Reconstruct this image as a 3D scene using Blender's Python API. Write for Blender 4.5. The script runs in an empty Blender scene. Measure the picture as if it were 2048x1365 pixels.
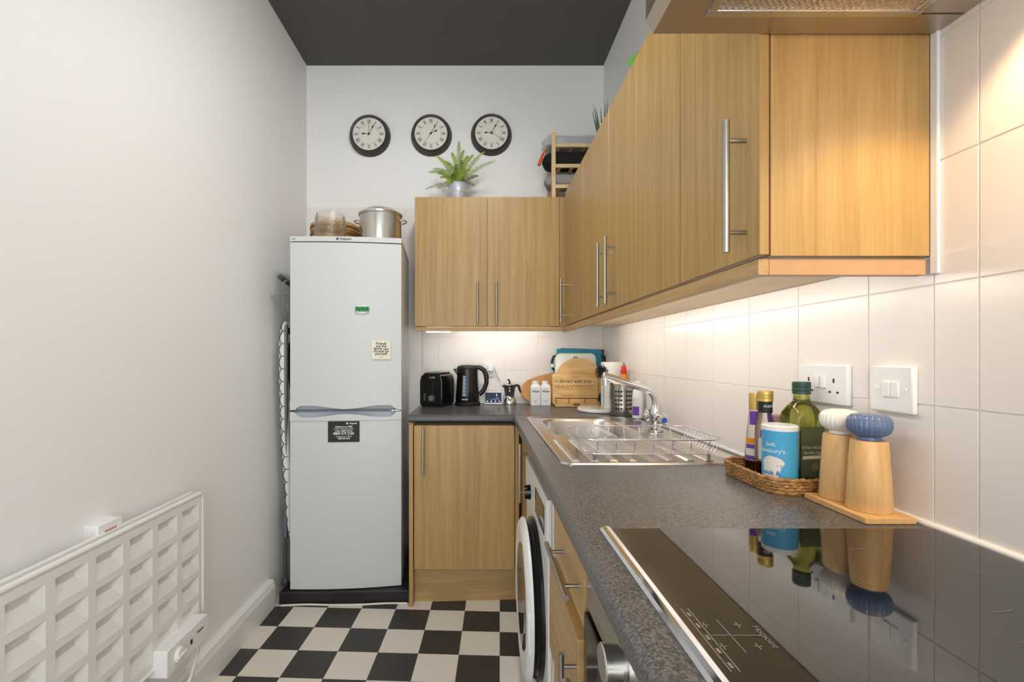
import bpy, bmesh, math, random
from mathutils import Vector, Matrix
random.seed(7)
S = bpy.context.scene
COL = S.collection
PI = math.pi

# ------------------------------------------------------------------ camera
F, VX, VY, H = 945.0, 958.0, 714.0, 1.2          # focal length and vanishing point in photo pixels, eye height
cd = bpy.data.cameras.new('camera'); cam = bpy.data.objects.new('camera', cd); COL.objects.link(cam)
cd.sensor_width = 36.0; cd.lens = F / 2048 * 36
cd.shift_x = (1024 - VX) / 2048; cd.shift_y = (VY - 682.5) / 2048
cd.clip_start = 0.02
cam.location = (0, 0, H); cam.rotation_euler = (PI / 2, 0, 0)
S.camera = cam
# ------------------------------------------------------------------ world and exposure
w = bpy.data.worlds.new('world'); S.world = w; w.use_nodes = True
bg = w.node_tree.nodes['Background']; bg.inputs[0].default_value = (0.93, 0.97, 1.0, 1); bg.inputs[1].default_value = 2.6
S.view_settings.view_transform = 'Standard'; S.view_settings.look = 'None'
S.view_settings.exposure = 0.35; S.view_settings.gamma = 1.0
S.view_settings.use_curve_mapping = False

# ------------------------------------------------------------------ pixel helpers
def at(px, py, Y): return Vector(((px - VX) * Y / F, Y, H - (py - VY) * Y / F))
def Yx(px, X): return X * F / (px - VX)
def Yz(py, Z): return (H - Z) * F / (py - VY)

# ------------------------------------------------------------------ materials
def lin(c):
    c = c / 255.0
    return c / 12.92 if c <= 0.04045 else ((c + 0.055) / 1.055) ** 2.4
def rgb(r, g, b): return (lin(r), lin(g), lin(b), 1)
def mat(name, col, rough=0.5, metal=0.0, trans=0.0, ior=1.45, coat=0.0, emit=None, es=0.0, alpha=1.0, bump=0.0, bscale=80, var=0.0, vscale=6.0):
    m = bpy.data.materials.new(name); m.use_nodes = True
    nt = m.node_tree; p = nt.nodes['Principled BSDF']
    p.inputs['Base Color'].default_value = col; p.inputs['Roughness'].default_value = rough
    p.inputs['Metallic'].default_value = metal; p.inputs['IOR'].default_value = ior
    p.inputs['Transmission Weight'].default_value = trans; p.inputs['Coat Weight'].default_value = coat
    p.inputs['Alpha'].default_value = alpha
    if emit: p.inputs['Emission Color'].default_value = emit; p.inputs['Emission Strength'].default_value = es
    tc = nt.nodes.new('ShaderNodeTexCoord')
    if bump > 0:
        n = nt.nodes.new('ShaderNodeTexNoise'); n.inputs['Scale'].default_value = bscale; n.inputs['Detail'].default_value = 3
        nt.links.new(tc.outputs['Object'], n.inputs['Vector'])
        b = nt.nodes.new('ShaderNodeBump'); b.inputs['Strength'].default_value = bump; b.inputs['Distance'].default_value = 0.004
        nt.links.new(n.outputs['Fac'], b.inputs['Height']); nt.links.new(b.outputs['Normal'], p.inputs['Normal'])
    if var > 0:
        n = nt.nodes.new('ShaderNodeTexNoise'); n.inputs['Scale'].default_value = vscale; n.inputs['Detail'].default_value = 5
        nt.links.new(tc.outputs['Object'], n.inputs['Vector'])
        mx = nt.nodes.new('ShaderNodeMixRGB'); mx.inputs[1].default_value = tuple(c * (1 - var) for c in col[:3]) + (1,)
        mx.inputs[2].default_value = tuple(min(1, c * (1 + var)) for c in col[:3]) + (1,)
        nt.links.new(n.outputs['Fac'], mx.inputs[0]); nt.links.new(mx.outputs[0], p.inputs['Base Color'])
    return m
def wood(name, c1, c2, sc=(45, 45, 1.6), rough=0.4, fine=6.0, amount=1.0):
    m = bpy.data.materials.new(name); m.use_nodes = True
    nt = m.node_tree; p = nt.nodes['Principled BSDF']; p.inputs['Roughness'].default_value = rough
    tc = nt.nodes.new('ShaderNodeTexCoord'); mp = nt.nodes.new('ShaderNodeMapping'); mp.inputs['Scale'].default_value = sc
    nt.links.new(tc.outputs['Object'], mp.inputs['Vector'])
    n1 = nt.nodes.new('ShaderNodeTexNoise'); n1.inputs['Scale'].default_value = 1.0; n1.inputs['Detail'].default_value = 4; n1.inputs['Distortion'].default_value = 0.6
    n2 = nt.nodes.new('ShaderNodeTexNoise'); n2.inputs['Scale'].default_value = fine; n2.inputs['Detail'].default_value = 2
    nt.links.new(mp.outputs[0], n1.inputs['Vector']); nt.links.new(mp.outputs[0], n2.inputs['Vector'])
    ad = nt.nodes.new('ShaderNodeMath'); ad.operation = 'MULTIPLY_ADD'; ad.inputs[1].default_value = 0.45
    nt.links.new(n2.outputs['Fac'], ad.inputs[0]); nt.links.new(n1.outputs['Fac'], ad.inputs[2])
    cr = nt.nodes.new('ShaderNodeValToRGB'); cr.color_ramp.elements[0].position = 0.5; cr.color_ramp.elements[1].position = 0.95
    cr.color_ramp.elements[0].color = c1; cr.color_ramp.elements[1].color = c2
    nt.links.new(ad.outputs[0], cr.inputs[0]); nt.links.new(cr.outputs[0], p.inputs['Base Color'])
    b = nt.nodes.new('ShaderNodeBump'); b.inputs['Strength'].default_value = 0.08; b.inputs['Distance'].default_value = 0.002
    nt.links.new(n2.outputs['Fac'], b.inputs['Height']); nt.links.new(b.outputs[0], p.inputs['Normal'])
    return m
def speckle(name, c1, c2, scale, rough, lo=0.45, hi=0.62):
    m = bpy.data.materials.new(name); m.use_nodes = True
    nt = m.node_tree; p = nt.nodes['Principled BSDF']; p.inputs['Roughness'].default_value = rough
    tc = nt.nodes.new('ShaderNodeTexCoord'); n = nt.nodes.new('ShaderNodeTexNoise'); n.inputs['Scale'].default_value = scale; n.inputs['Detail'].default_value = 4
    nt.links.new(tc.outputs['Object'], n.inputs['Vector'])
    cr = nt.nodes.new('ShaderNodeValToRGB'); cr.color_ramp.elements[0].position = lo; cr.color_ramp.elements[1].position = hi
    cr.color_ramp.elements[0].color = c1; cr.color_ramp.elements[1].color = c2
    nt.links.new(n.outputs['Fac'], cr.inputs[0]); nt.links.new(cr.outputs[0], p.inputs['Base Color'])
    return m
def brushed(name, col, rough, sc):
    m = mat(name, col, rough, 1.0)
    nt = m.node_tree; p = nt.nodes['Principled BSDF']
    tc = nt.nodes.new('ShaderNodeTexCoord'); mp = nt.nodes.new('ShaderNodeMapping'); mp.inputs['Scale'].default_value = sc
    n = nt.nodes.new('ShaderNodeTexNoise'); n.inputs['Scale'].default_value = 1.0; n.inputs['Detail'].default_value = 3
    nt.links.new(tc.outputs['Object'], mp.inputs[0]); nt.links.new(mp.outputs[0], n.inputs['Vector'])
    mr = nt.nodes.new('ShaderNodeMapRange'); mr.inputs[3].default_value = rough * 0.75; mr.inputs[4].default_value = rough * 1.3
    nt.links.new(n.outputs['Fac'], mr.inputs[0]); nt.links.new(mr.outputs[0], p.inputs['Roughness'])
    return m

M = {}
M['paint'] = mat('wall_paint', rgb(242, 242, 241), 0.55, bump=0.06, bscale=60)
M['ceiling'] = mat('ceiling_paint', rgb(86, 84, 82), 0.7)
M['tile'] = mat('wall_tile_glaze', rgb(238, 233, 229), 0.27, bump=0.05, bscale=14)
M['grout'] = mat('grout', rgb(226, 221, 214), 0.8)
M['gloss_white'] = mat('white_gloss_paint', rgb(236, 236, 233), 0.3)
M['heater'] = mat('heater_enamel', rgb(236, 235, 231), 0.35)
M['plastic_white'] = mat('white_plastic', rgb(240, 240, 240), 0.3)
M['floor_w'] = mat('floor_vinyl_white', rgb(226, 218, 206), 0.35, var=0.04, vscale=9)
M['floor_b'] = mat('floor_vinyl_black', rgb(58, 55, 53), 0.4, var=0.12, vscale=30)
M['floor_base'] = mat('floor_base', rgb(200, 194, 184), 0.6)
OAK1, OAK2 = rgb(166, 131, 77), rgb(190, 157, 101)
M['oak'] = wood('oak_laminate', OAK1, OAK2, (55, 55, 1.6), 0.38)
M['oak_h'] = wood('oak_laminate_horizontal', rgb(172, 138, 88), rgb(196, 164, 114), (2.0, 30, 30), 0.4)
M['oak_y'] = wood('oak_trim', rgb(172, 138, 90), rgb(198, 164, 116), (30, 2.0, 30), 0.4)
M['oak_lip'] = mat('oak_edge_lip', rgb(208, 166, 104), 0.4)
M['carcass'] = mat('carcass_beige', rgb(214, 192, 156), 0.5)
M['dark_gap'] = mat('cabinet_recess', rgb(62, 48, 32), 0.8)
M['worktop'] = speckle('charcoal_worktop', rgb(70, 70, 71), rgb(120, 118, 117), 300, 0.31, 0.4, 0.7)
M['steel'] = brushed('brushed_steel', rgb(205, 203, 198), 0.28, (90, 3, 90))
M['steel_b'] = brushed('sink_steel', rgb(214, 210, 204), 0.24, (4, 60, 4))
M['hood_steel'] = brushed('hood_steel', rgb(190, 178, 164), 0.34, (3, 80, 80))
M['pot_steel'] = mat('polished_pot_steel', rgb(206, 202, 194), 0.2, 1.0)
M['nickel'] = mat('brushed_nickel', rgb(176, 172, 165), 0.3, 1.0)
M['chrome'] = mat('chrome', rgb(222, 224, 226), 0.06, 1.0)
M['chrome_wire'] = mat('chrome_wire', rgb(226, 226, 228), 0.2, 1.0)
M['black_gloss'] = mat('black_gloss_plastic', rgb(22, 22, 22), 0.16)
M['black_matt'] = mat('black_matt', rgb(26, 25, 24), 0.55)
M['black_paint'] = mat('black_painted_board', rgb(36, 35, 33), 0.45, var=0.3, vscale=12)
M['fridge'] = mat('fridge_enamel', rgb(210, 212, 211), 0.32)
M['fridge_in'] = mat('fridge_handle_recess', rgb(176, 184, 198), 0.4)
M['grey'] = mat('grey_plastic', rgb(112, 116, 120), 0.45)
M['grey_dk'] = mat('dark_grey_plastic', rgb(70, 71, 73), 0.5)
M['hob'] = mat('hob_glass', rgb(12, 11, 10), 0.03, ior=1.6, coat=0.0)
M['hob'].node_tree.nodes['Principled BSDF'].inputs['Specular IOR Level'].default_value = 0.75
M['print_grey'] = mat('hob_print', rgb(120, 116, 110), 0.4)
M['print_black'] = mat('print_black', rgb(30, 29, 29), 0.5)
M['print_white'] = mat('print_white', rgb(236, 235, 232), 0.5)
M['print_cream'] = mat('print_cream', rgb(225, 214, 180), 0.5)
M['clock_case'] = mat('clock_case', rgb(62, 60, 58), 0.4)
M['clock_face'] = mat('clock_face', rgb(228, 227, 216), 0.5)
M['clock_line'] = mat('clock_minute_track', rgb(170, 168, 158), 0.6)
M['galv'] = mat('galvanised_zinc', rgb(196, 202, 210), 0.42, 0.35, var=0.12, vscale=30)
def leafmat(name, a, b):
    m = mat(name, a, 0.5, var=0.0); nt = m.node_tree; p = nt.nodes['Principled BSDF']
    tc = nt.nodes.new('ShaderNodeTexCoord'); n = nt.nodes.new('ShaderNodeTexNoise'); n.inputs['Scale'].default_value = 25
    mx = nt.nodes.new('ShaderNodeMixRGB'); mx.inputs[1].default_value = a; mx.inputs[2].default_value = b
    nt.links.new(tc.outputs['Object'], n.inputs['Vector']); nt.links.new(n.outputs['Fac'], mx.inputs[0]); nt.links.new(mx.outputs[0], p.inputs['Base Color'])
    p.inputs['Subsurface Weight'].default_value = 0.0
    return m
M['fern'] = leafmat('fern_leaf', rgb(84, 118, 36), rgb(168, 186, 78))
M['fern_dry'] = leafmat('fern_leaf_pale', rgb(128, 128, 104), rgb(176, 172, 146))
M['leaf'] = leafmat('leaf_green', rgb(74, 140, 52), rgb(110, 180, 80))
M['aloe'] = leafmat('spiky_leaf', rgb(56, 82, 44), rgb(104, 128, 80))
M['terracotta'] = mat('plain_pot', rgb(200, 196, 188), 0.6)
M['bare_pine'] = wood('bare_pine', rgb(206, 178, 132), rgb(226, 202, 158), (30, 30, 3), 0.55)
M['black_cloth'] = mat('black_cloth', rgb(24, 23, 24), 0.9, bump=0.3, bscale=40)
M['grey_cloth'] = mat('grey_storage_fabric', rgb(150, 146, 142), 0.85, bump=0.3, bscale=40)
M['orange'] = mat('orange_strap', rgb(228, 96, 36), 0.6)
M['clear_plastic'] = mat('clear_plastic_wrap', rgb(222, 224, 224), 0.15, alpha=0.55, bump=0.9, bscale=30)
M['wrap_in'] = mat('wrapped_grey_cloth', rgb(176, 178, 178), 0.8)
M['bamboo'] = wood('bamboo', rgb(186, 138, 66), rgb(220, 178, 104), (20, 20, 60), 0.5)
M['bamboo_band'] = mat('bamboo_band', rgb(120, 84, 44), 0.6)
M['glass'] = mat('clear_glass', rgb(250, 250, 248), 0.02, trans=1.0, ior=1.45)
M['glass_tex'] = mat('textured_glass', rgb(250, 249, 244), 0.06, trans=1.0, ior=1.45, bump=0.9, bscale=70)
M['green_glass'] = mat('olive_green_glass', rgb(196, 200, 84), 0.03, trans=0.95, ior=1.48)
M['oil'] = mat('olive_oil', rgb(104, 100, 16), 0.1, trans=0.5, ior=1.4)
M['cap_green'] = mat('dark_green_cap', rgb(40, 70, 58), 0.35)
M['label_olive'] = mat('olive_label', rgb(88, 94, 66), 0.5)
M['gold'] = mat('gold_cap', rgb(206, 176, 96), 0.35, 0.6)
M['purple'] = mat('purple_label', rgb(112, 62, 168), 0.5)
M['label_white'] = mat('white_label', rgb(226, 222, 216), 0.5)
M['orange_lab'] = mat('orange_print', rgb(236, 150, 30), 0.5)
M['vinegar'] = mat('dark_vinegar', rgb(46, 22, 16), 0.1)
M['clear_liquid'] = mat('pale_liquid', rgb(222, 214, 190), 0.1, trans=0.6)
M['salt_blue'] = mat('light_blue_card', rgb(74, 168, 216), 0.45)
M['salt_text'] = mat('blue_print', rgb(52, 120, 190), 0.5)
M['wicker'] = wood('wicker_straw', rgb(128, 86, 44), rgb(196, 148, 88), (60, 60, 60), 0.6, 5)
M['beech'] = wood('beech', rgb(206, 160, 100), rgb(232, 194, 138), (26, 26, 4), 0.4)
M['beech_y'] = wood('beech_board', rgb(208, 160, 98), rgb(234, 194, 136), (26, 4, 26), 0.4)
M['ceramic_w'] = mat('white_ribbed_ceramic', rgb(236, 232, 226), 0.12)
M['ceramic_b'] = mat('blue_ribbed_ceramic', rgb(96, 116, 152), 0.12)
M['acacia'] = wood('acacia', rgb(186, 128, 66), rgb(222, 168, 100), (10, 10, 3), 0.45)
M['light_board'] = wood('pale_wood_board', rgb(222, 176, 110), rgb(240, 202, 146), (4, 8, 40), 0.45)
M['stand_wood'] = wood('recipe_stand_wood', rgb(206, 156, 84), rgb(240, 206, 148), (3, 8, 26), 0.45)
M['teal'] = mat('teal_plastic', rgb(20, 136, 164), 0.3)
M['mint'] = mat('pale_mint_board', rgb(240, 242, 238), 0.35)
M['green_pl'] = mat('green_plastic', rgb(30, 120, 70), 0.4)
M['slate'] = mat('slate_grey_board', rgb(86, 84, 86), 0.45)
M['marble'] = mat('white_marble', rgb(236, 234, 228), 0.2, var=0.05, vscale=20)
M['paper'] = mat('kitchen_paper', rgb(244, 243, 240), 0.9, bump=0.4, bscale=120)
M['red'] = mat('red_cap', rgb(226, 52, 28), 0.35)
M['yellow'] = mat('yellow_sponge', rgb(226, 208, 70), 0.9)
M['bristle'] = mat('dark_bristle', rgb(46, 44, 44), 0.8)
M['screen'] = mat('display_screen', rgb(40, 46, 62), 0.1, emit=rgb(70, 80, 104), es=0.25)
M['screen_ui'] = mat('display_text', rgb(220, 226, 235), 0.4, emit=rgb(220, 226, 235), es=0.4)
M['board_cover'] = mat('ironing_cover_white', rgb(226, 225, 222), 0.9)
M['moka'] = mat('moka_dark_enamel', rgb(58, 57, 56), 0.35)
M['wm_glass'] = mat('dark_door_glass', rgb(30, 31, 34), 0.05)
M['bulb'] = mat('lamp_lens', rgb(255, 250, 240), 0.3, emit=(1, 0.93, 0.82, 1), es=6.0)
M['bulb_w'] = mat('warm_lamp_lens', rgb(255, 235, 200), 0.3, emit=(1, 0.75, 0.45, 1), es=6.0)
M['copper'] = mat('pink_copper_sticker', rgb(196, 140, 120), 0.4)
M['cable_w'] = mat('white_cable', rgb(226, 222, 212), 0.5)
M['blue_dot'] = mat('blue_tap_marker', rgb(40, 96, 190), 0.3)
M['magnet_green'] = mat('green_magnet', rgb(36, 150, 84), 0.4)
M['mesh_filter'] = None

def hood_mesh_mat():
    m = mat('aluminium_mesh', rgb(196, 182, 164), 0.3, 1.0); nt = m.node_tree; p = nt.nodes['Principled BSDF']
    tc = nt.nodes.new('ShaderNodeTexCoord'); mp = nt.nodes.new('ShaderNodeMapping'); mp.inputs['Scale'].default_value = (150, 150, 1)
    mp.inputs['Rotation'].default_value = (0, 0, PI / 4)
    v = nt.nodes.new('ShaderNodeTexVoronoi'); v.inputs['Scale'].default_value = 1.0; v.inputs['Randomness'].default_value = 0.15
    nt.links.new(tc.outputs['Object'], mp.inputs[0]); nt.links.new(mp.outputs[0], v.inputs['Vector'])
    b = nt.nodes.new('ShaderNodeBump'); b.inputs['Strength'].default_value = 1.0; b.inputs['Distance'].default_value = 0.003
    nt.links.new(v.outputs['Distance'], b.inputs['Height']); nt.links.new(b.outputs[0], p.inputs['Normal'])
    return m
M['mesh_filter'] = hood_mesh_mat()

# ------------------------------------------------------------------ mesh builder
class B:
    def __init__(s): s.bm = bmesh.new(); s.used = set()
    def raw(s, vs, fs):
        v = [s.bm.verts.new(p) for p in vs]
        for f in fs:
            try: s.bm.faces.new([v[i] for i in f])
            except ValueError: pass
        return s
    def box(s, x0, x1, y0, y1, z0, z1, b=0.0, seg=2, mtx=None):
        s.used.add('flat'); r = bmesh.ops.create_cube(s.bm, size=1.0); vs = r['verts']
        for v in vs:
            v.co = Vector(((x0 + x1) / 2 + v.co.x * (x1 - x0), (y0 + y1) / 2 + v.co.y * (y1 - y0), (z0 + z1) / 2 + v.co.z * (z1 - z0)))
        geo = list(vs)
        if b > 0:
            es = list({e for v in vs for e in v.link_edges})
            rr = bmesh.ops.bevel(s.bm, geom=es, offset=b, segments=seg, profile=0.5, affect='EDGES')
            geo = list({v for f in rr['faces'] for v in f.verts} | {v for v in vs if v.is_valid})
        if mtx is not None:
            for v in geo: v.co = mtx @ v.co
        return s
    def prism(s, pts, plane, a, b, bev=0.0):
        s.used.add('flat' if len(pts) < 12 else 'round')
        def mk(p, q):
            return {'xy': (p[0], p[1], q), 'xz': (p[0], q, p[1]), 'yz': (q, p[0], p[1])}[plane]
        n = len(pts)
        v0 = [s.bm.verts.new(mk(p, a)) for p in pts]; v1 = [s.bm.verts.new(mk(p, b)) for p in pts]
        f = [s.bm.faces.new(v0[::-1]), s.bm.faces.new(v1)]
        for i in range(n): f.append(s.bm.faces.new([v0[i], v0[(i + 1) % n], v1[(i + 1) % n], v1[i]]))
        if bev > 0:
            es = [e for e in set(f[0].edges) | set(f[1].edges)]
            bmesh.ops.bevel(s.bm, geom=es, offset=bev, segments=2, profile=0.5, affect='EDGES')
        return s
    def lathe(s, prof, c=(0, 0, 0), seg=28, mtx=None, sx=1.0, sy=1.0, wob=None):
        s.used.add('round'); rings = []
        for r, z in prof:
            if r < 1e-6: rings.append([s.bm.verts.new((0, 0, z))]); continue
            ring = []
            for i in range(seg):
                a = 2 * PI * i / seg; rr = r * (wob(a, z) if wob else 1)
                ring.append(s.bm.verts.new((rr * math.cos(a) * sx, rr * math.sin(a) * sy, z)))
            rings.append(ring)
        for a, b in zip(rings, rings[1:]):
            for i in range(seg):
                j = (i + 1) % seg
                if len(a) == 1 and len(b) == 1: continue
                if len(a) == 1: s.bm.faces.new([a[0], b[j], b[i]])
                elif len(b) == 1: s.bm.faces.new([a[i], a[j], b[0]])
                else: s.bm.faces.new([a[i], a[j], b[j], b[i]])
        T = Matrix.Translation(Vector(c)) @ (mtx if mtx is not None else Matrix())
        for ring in rings:
            for v in ring: v.co = T @ v.co
        return s
    def cyl(s, p0, p1, r0, r1=None, seg=16):
        p0, p1 = Vector(p0), Vector(p1); r1 = r0 if r1 is None else r1
        d = p1 - p0; q = d.to_track_quat('Z', 'Y').to_matrix().to_4x4()
        return s.lathe([(0, 0), (r0, 0), (r1, d.length), (0, d.length)], p0, seg, q)
    def tube(s, pts, r, seg=8, closed=False):
        s.used.add('tube'); pts = [Vector(p) for p in pts]; n = len(pts); rings = []; up = None
        for i, p in enumerate(pts):
            if closed: t = pts[(i + 1) % n] - pts[i - 1]
            else: t = pts[min(i + 1, n - 1)] - pts[max(i - 1, 0)]
            t.normalize()
            if up is None: up = t.orthogonal().normalized()
            else: up = (up - t * up.dot(t)).normalized()
            sd = t.cross(up); rr = r[i] if isinstance(r, (list, tuple)) else r
            rings.append([s.bm.verts.new(p + (up * math.cos(2 * PI * k / seg) + sd * math.sin(2 * PI * k / seg)) * rr) for k in range(seg)])
        m = n if closed else n - 1
        for i in range(m):
            a, b = rings[i], rings[(i + 1) % n]
            off = 0
            if closed and i == n - 1:
                off = min(range(seg), key=lambda o: (a[0].co - b[o].co).length)
            for k in range(seg): s.bm.faces.new([a[k], a[(k + 1) % seg], b[(k + 1 + off) % seg], b[(k + off) % seg]])
        if not closed:
            s.bm.faces.new(rings[0][::-1]); s.bm.faces.new(rings[-1])
        return s
    def ball(s, c, r, u=16, v=10):
        rx, ry, rz = (r, r, r) if not isinstance(r, (tuple, list)) else r
        prof = [(math.sin(PI * i / v), -math.cos(PI * i / v)) for i in range(v + 1)]
        return s.lathe(prof, c, u, Matrix.Diagonal((rx, ry, rz, 1)))
    def done(s, name, m, parent=None, local=False, ang=None, recalc=True):
        if ang is None: ang = 20 if s.used == {'flat'} else 75 if s.used == {'tube'} else 35
        if recalc: bmesh.ops.recalc_face_normals(s.bm, faces=s.bm.faces[:])
        me = bpy.data.meshes.new(name); s.bm.to_mesh(me); s.bm.free()
        if parent is not None and not local:
            r = parent
            while r.parent is not None: r = r.parent
            me.transform(r.matrix_basis.inverted())
        return place(name, me, m, parent, ang)
def place(name, me, m, parent, ang=35):
    me.polygons.foreach_set('use_smooth', [True] * len(me.polygons)); me.set_sharp_from_angle(angle=math.radians(ang))
    me.materials.clear(); me.materials.append(M[m] if isinstance(m, str) else m)
    o = bpy.data.objects.new(name, me); COL.objects.link(o)
    if parent is not None: o.parent = parent
    return o
def tag(o, label, cat, group=None, kind=None):
    o['label'] = label; o['category'] = cat
    if group: o['group'] = group
    if kind: o['kind'] = kind
    return o
def thing(name, label, cat, loc=(0, 0, 0), rz=0.0, group=None, kind=None):
    o = bpy.data.objects.new(name, None); COL.objects.link(o); o.empty_display_size = 0.05
    o.location = loc; o.rotation_euler = (0, 0, rz)
    o.matrix_basis  # uses location / rotation set above
    return tag(o, label, cat, group, kind)
def rrect(x0, x1, y0, y1, r, n=6):
    pts = []
    for cx, cy, a0 in ((x1 - r, y1 - r, 0), (x0 + r, y1 - r, PI / 2), (x0 + r, y0 + r, PI), (x1 - r, y0 + r, 1.5 * PI)):
        for i in range(n + 1):
            a = a0 + PI / 2 * i / n; pts.append((cx + r * math.cos(a), cy + r * math.sin(a)))
    return pts
def text(name, s, size, o, right, up, m, parent, local=False, warp=None, shear=0.0, extr=0.0004, align='CENTER', squeeze=1.0, bold=0.0):
    cu = bpy.data.curves.new('text', 'FONT'); cu.body = s; cu.size = size; cu.align_x = align; cu.align_y = 'CENTER'
    cu.extrude = extr; cu.shear = shear; cu.resolution_u = 3; cu.offset = bold; cu.space_line = 0.9
    ob = bpy.data.objects.new('text', cu); COL.objects.link(ob)
    dg = bpy.context.evaluated_depsgraph_get(); dg.update()
    me = bpy.data.meshes.new_from_object(ob.evaluated_get(dg)); me.name = name
    bpy.data.objects.remove(ob); bpy.data.curves.remove(cu)
    R, U = Vector(right).normalized(), Vector(up).normalized(); N = R.cross(U); O = Vector(o)
    for v in me.vertices:
        x, y, z = v.co; x *= squeeze
        v.co = warp(x, y, z) if warp else O + R * x + U * y + N * z
    if parent is not None and not local:
        r = parent
        while r.parent is not None: r = r.parent
        me.transform(r.matrix_basis.inverted())
    return place(name, me, m, parent, 30)
def bar_handle(door, c, axis, length, out, standoff=0.035, r=0.006, local=False, gap=0.16):
    b = B(); c = Vector(c); ax = Vector(axis); out = Vector(out); hc = c + out * standoff
    b.cyl(hc - ax * length / 2, hc + ax * length / 2, r, seg=14)
    for sg in (-1, 1): b.cyl(c + ax * sg * gap / 2, hc + ax * sg * gap / 2, r * 0.7, seg=10)
    return b.done('handle', 'nickel', door, local)

# ------------------------------------------------------------------ room constants
XR, YB, ZC, ZW = 0.757, 2.89, 2.986, 0.915        # tiled right wall face, tiled back wall face, ceiling, worktop
Y0 = -1.7                                        # open end of the kitchen, behind the camera
P = 0.2025                                       # wall tile pitch
def xl(z): return -1.056 + 0.044 * min(1.0, max(0.0, 1.5 - z) / 1.1)
# ------------------------------------------------------------------ walls, ceiling, floor
wl = B().prism([(-1.18, -0.02), (xl(0), -0.02), (xl(0.4), 0.4), (xl(1.5), 1.5), (-1.056, ZC), (-1.18, ZC)], 'xz', Y0, YB + 0.13).done('wall_left', 'paint', ang=10)
tag(wl, 'plain white painted wall behind the panel heater', 'wall', kind='structure')
wr = B().box(XR + 0.006, XR + 0.12, Y0, YB + 0.13, -0.02, ZC).done('wall_right', 'paint')
tag(wr, 'right hand wall with white tiles above the charcoal worktop', 'wall', kind='structure')
wb = B().box(-1.18, XR + 0.12, YB + 0.006, YB + 0.13, -0.02, ZC).done('wall_back', 'paint')
tag(wb, 'end wall carrying three round clocks, tiled in its lower half', 'wall', kind='structure')
ce = B().box(-1.18, XR + 0.12, Y0, YB + 0.13, ZC, ZC + 0.08).done('ceiling', 'ceiling')
tag(ce, 'dark charcoal painted ceiling', 'ceiling', kind='structure')
fl = B().box(-1.18, XR + 0.12, Y0, YB + 0.13, -0.06, -0.003).done('floor', 'floor_base')
tag(fl, 'black and white chequered vinyl floor', 'floor', kind='structure')

def clip(poly, nx, ny, d):                       # keep points with n.p <= d
    out = []
    for i, p in enumerate(poly):
        q = poly[(i + 1) % len(poly)]; a = p[0] * nx + p[1] * ny - d; b = q[0] * nx + q[1] * ny - d
        if a <= 0: out.append(p)
        if a * b < 0: t = a / (a - b); out.append((p[0] + (q[0] - p[0]) * t, p[1] + (q[1] - p[1]) * t))
    return out
TS = 0.1645; th = math.atan(42 / F)
cY = Yz(1224.1, 0.0); cX = (999.5 - VX) * cY / F
ux, uy = (math.cos(th), -math.sin(th)), (math.sin(th), math.cos(th))
for i in range(-8, 3):
    for j in range(-3, 16):
        g = 0.0006
        pl = []
        for a, c in ((i + g / TS, -j - 1 + g / TS), (i + 1 - g / TS, -j - 1 + g / TS), (i + 1 - g / TS, -j - g / TS), (i + g / TS, -j - g / TS)):
            pl.append((cX + TS * (a * ux[0] + c * uy[0]), cY + TS * (a * ux[1] + c * uy[1])))
        for nx, ny, d in ((-1, 0, 0.985), (1, 0, 0.30), (0, 1, 2.42), (0, -1, 0.3)): pl = clip(pl, nx, ny, d) if pl else pl
        if len(pl) < 3: continue
        B().prism(pl, 'xy', -0.004, 0.0).done('floor_tile', 'floor_b' if (i + j) % 2 else 'floor_w', fl)

def tile_mesh():
    b = B().box(-0.5, 0.5, -0.5, 0.5, -0.5, 0.5); me = bpy.data.meshes.new('tile')
    b.bm.free(); bm = bmesh.new(); bmesh.ops.create_cube(bm, size=1.0)
    top = [e for e in bm.edges if all(v.co.z > 0 for v in e.verts)]
    bmesh.ops.bevel(bm, geom=top, offset=0.012, segments=2, profile=0.5, affect='EDGES')
    bm.to_mesh(me); bm.free(); me.materials.append(M['tile']); me.polygons.foreach_set('use_smooth', [False] * len(me.polygons))
    return me
TM = tile_mesh(); G = 0.003
def put_tile(parent, c, sx, sy, rot):
    o = bpy.data.objects.new('tile', TM); COL.objects.link(o); o.parent = parent
    e = 0.0012
    m = rot.to_4x4(); m.translation = Vector(c)
    m = m @ Matrix.Rotation(random.uniform(-e, e), 4, 'X') @ Matrix.Rotation(random.uniform(-e, e), 4, 'Y')
    o.matrix_local = m @ Matrix.Diagonal((sx, sy, 0.006, 1))
RR = Matrix(((0, 0, -1), (-1, 0, 0), (0, 1, 0)))           # tile face towards -X
RBk = Matrix(((1, 0, 0), (0, 0, -1), (0, 1, 0)))           # tile face towards -Y
YT = Yx(1958, XR)                                          # a joint on the right wall
def tile_span(parent, a0, a1, z0, z1, right, joint, zj=ZW):
    k = math.floor((a0 - joint) / P) 
    while joint + k * P < a1 - 0.004:
        s, e = max(a0, joint + k * P), min(a1, joint + (k + 1) * P); k += 1
        if e - s < 0.012: continue
        r = math.floor((z0 - zj) / P + 1e-6)
        while zj + r * P < z1 - 0.004:
            t, u = max(z0, zj + r * P), min(z1, zj + (r + 1) * P); r += 1
            if u - t < 0.012: continue
            cA, cZ = (s + e) / 2, (t + u) / 2
            if right: put_tile(parent, (XR + 0.003, cA, cZ), e - s - G, u - t - G, RR)
            else: put_tile(parent, (cA, YB + 0.003, cZ), e - s - G, u - t - G, RBk)
for bx in ((XR + 0.0012, XR + 0.007, -0.11, 0.786, ZW, ZW + 6 * P), (XR + 0.0012, XR + 0.007, 0.786, YB, ZW, 1.366)): B().box(*bx).done('grout', 'grout', wr)
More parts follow.
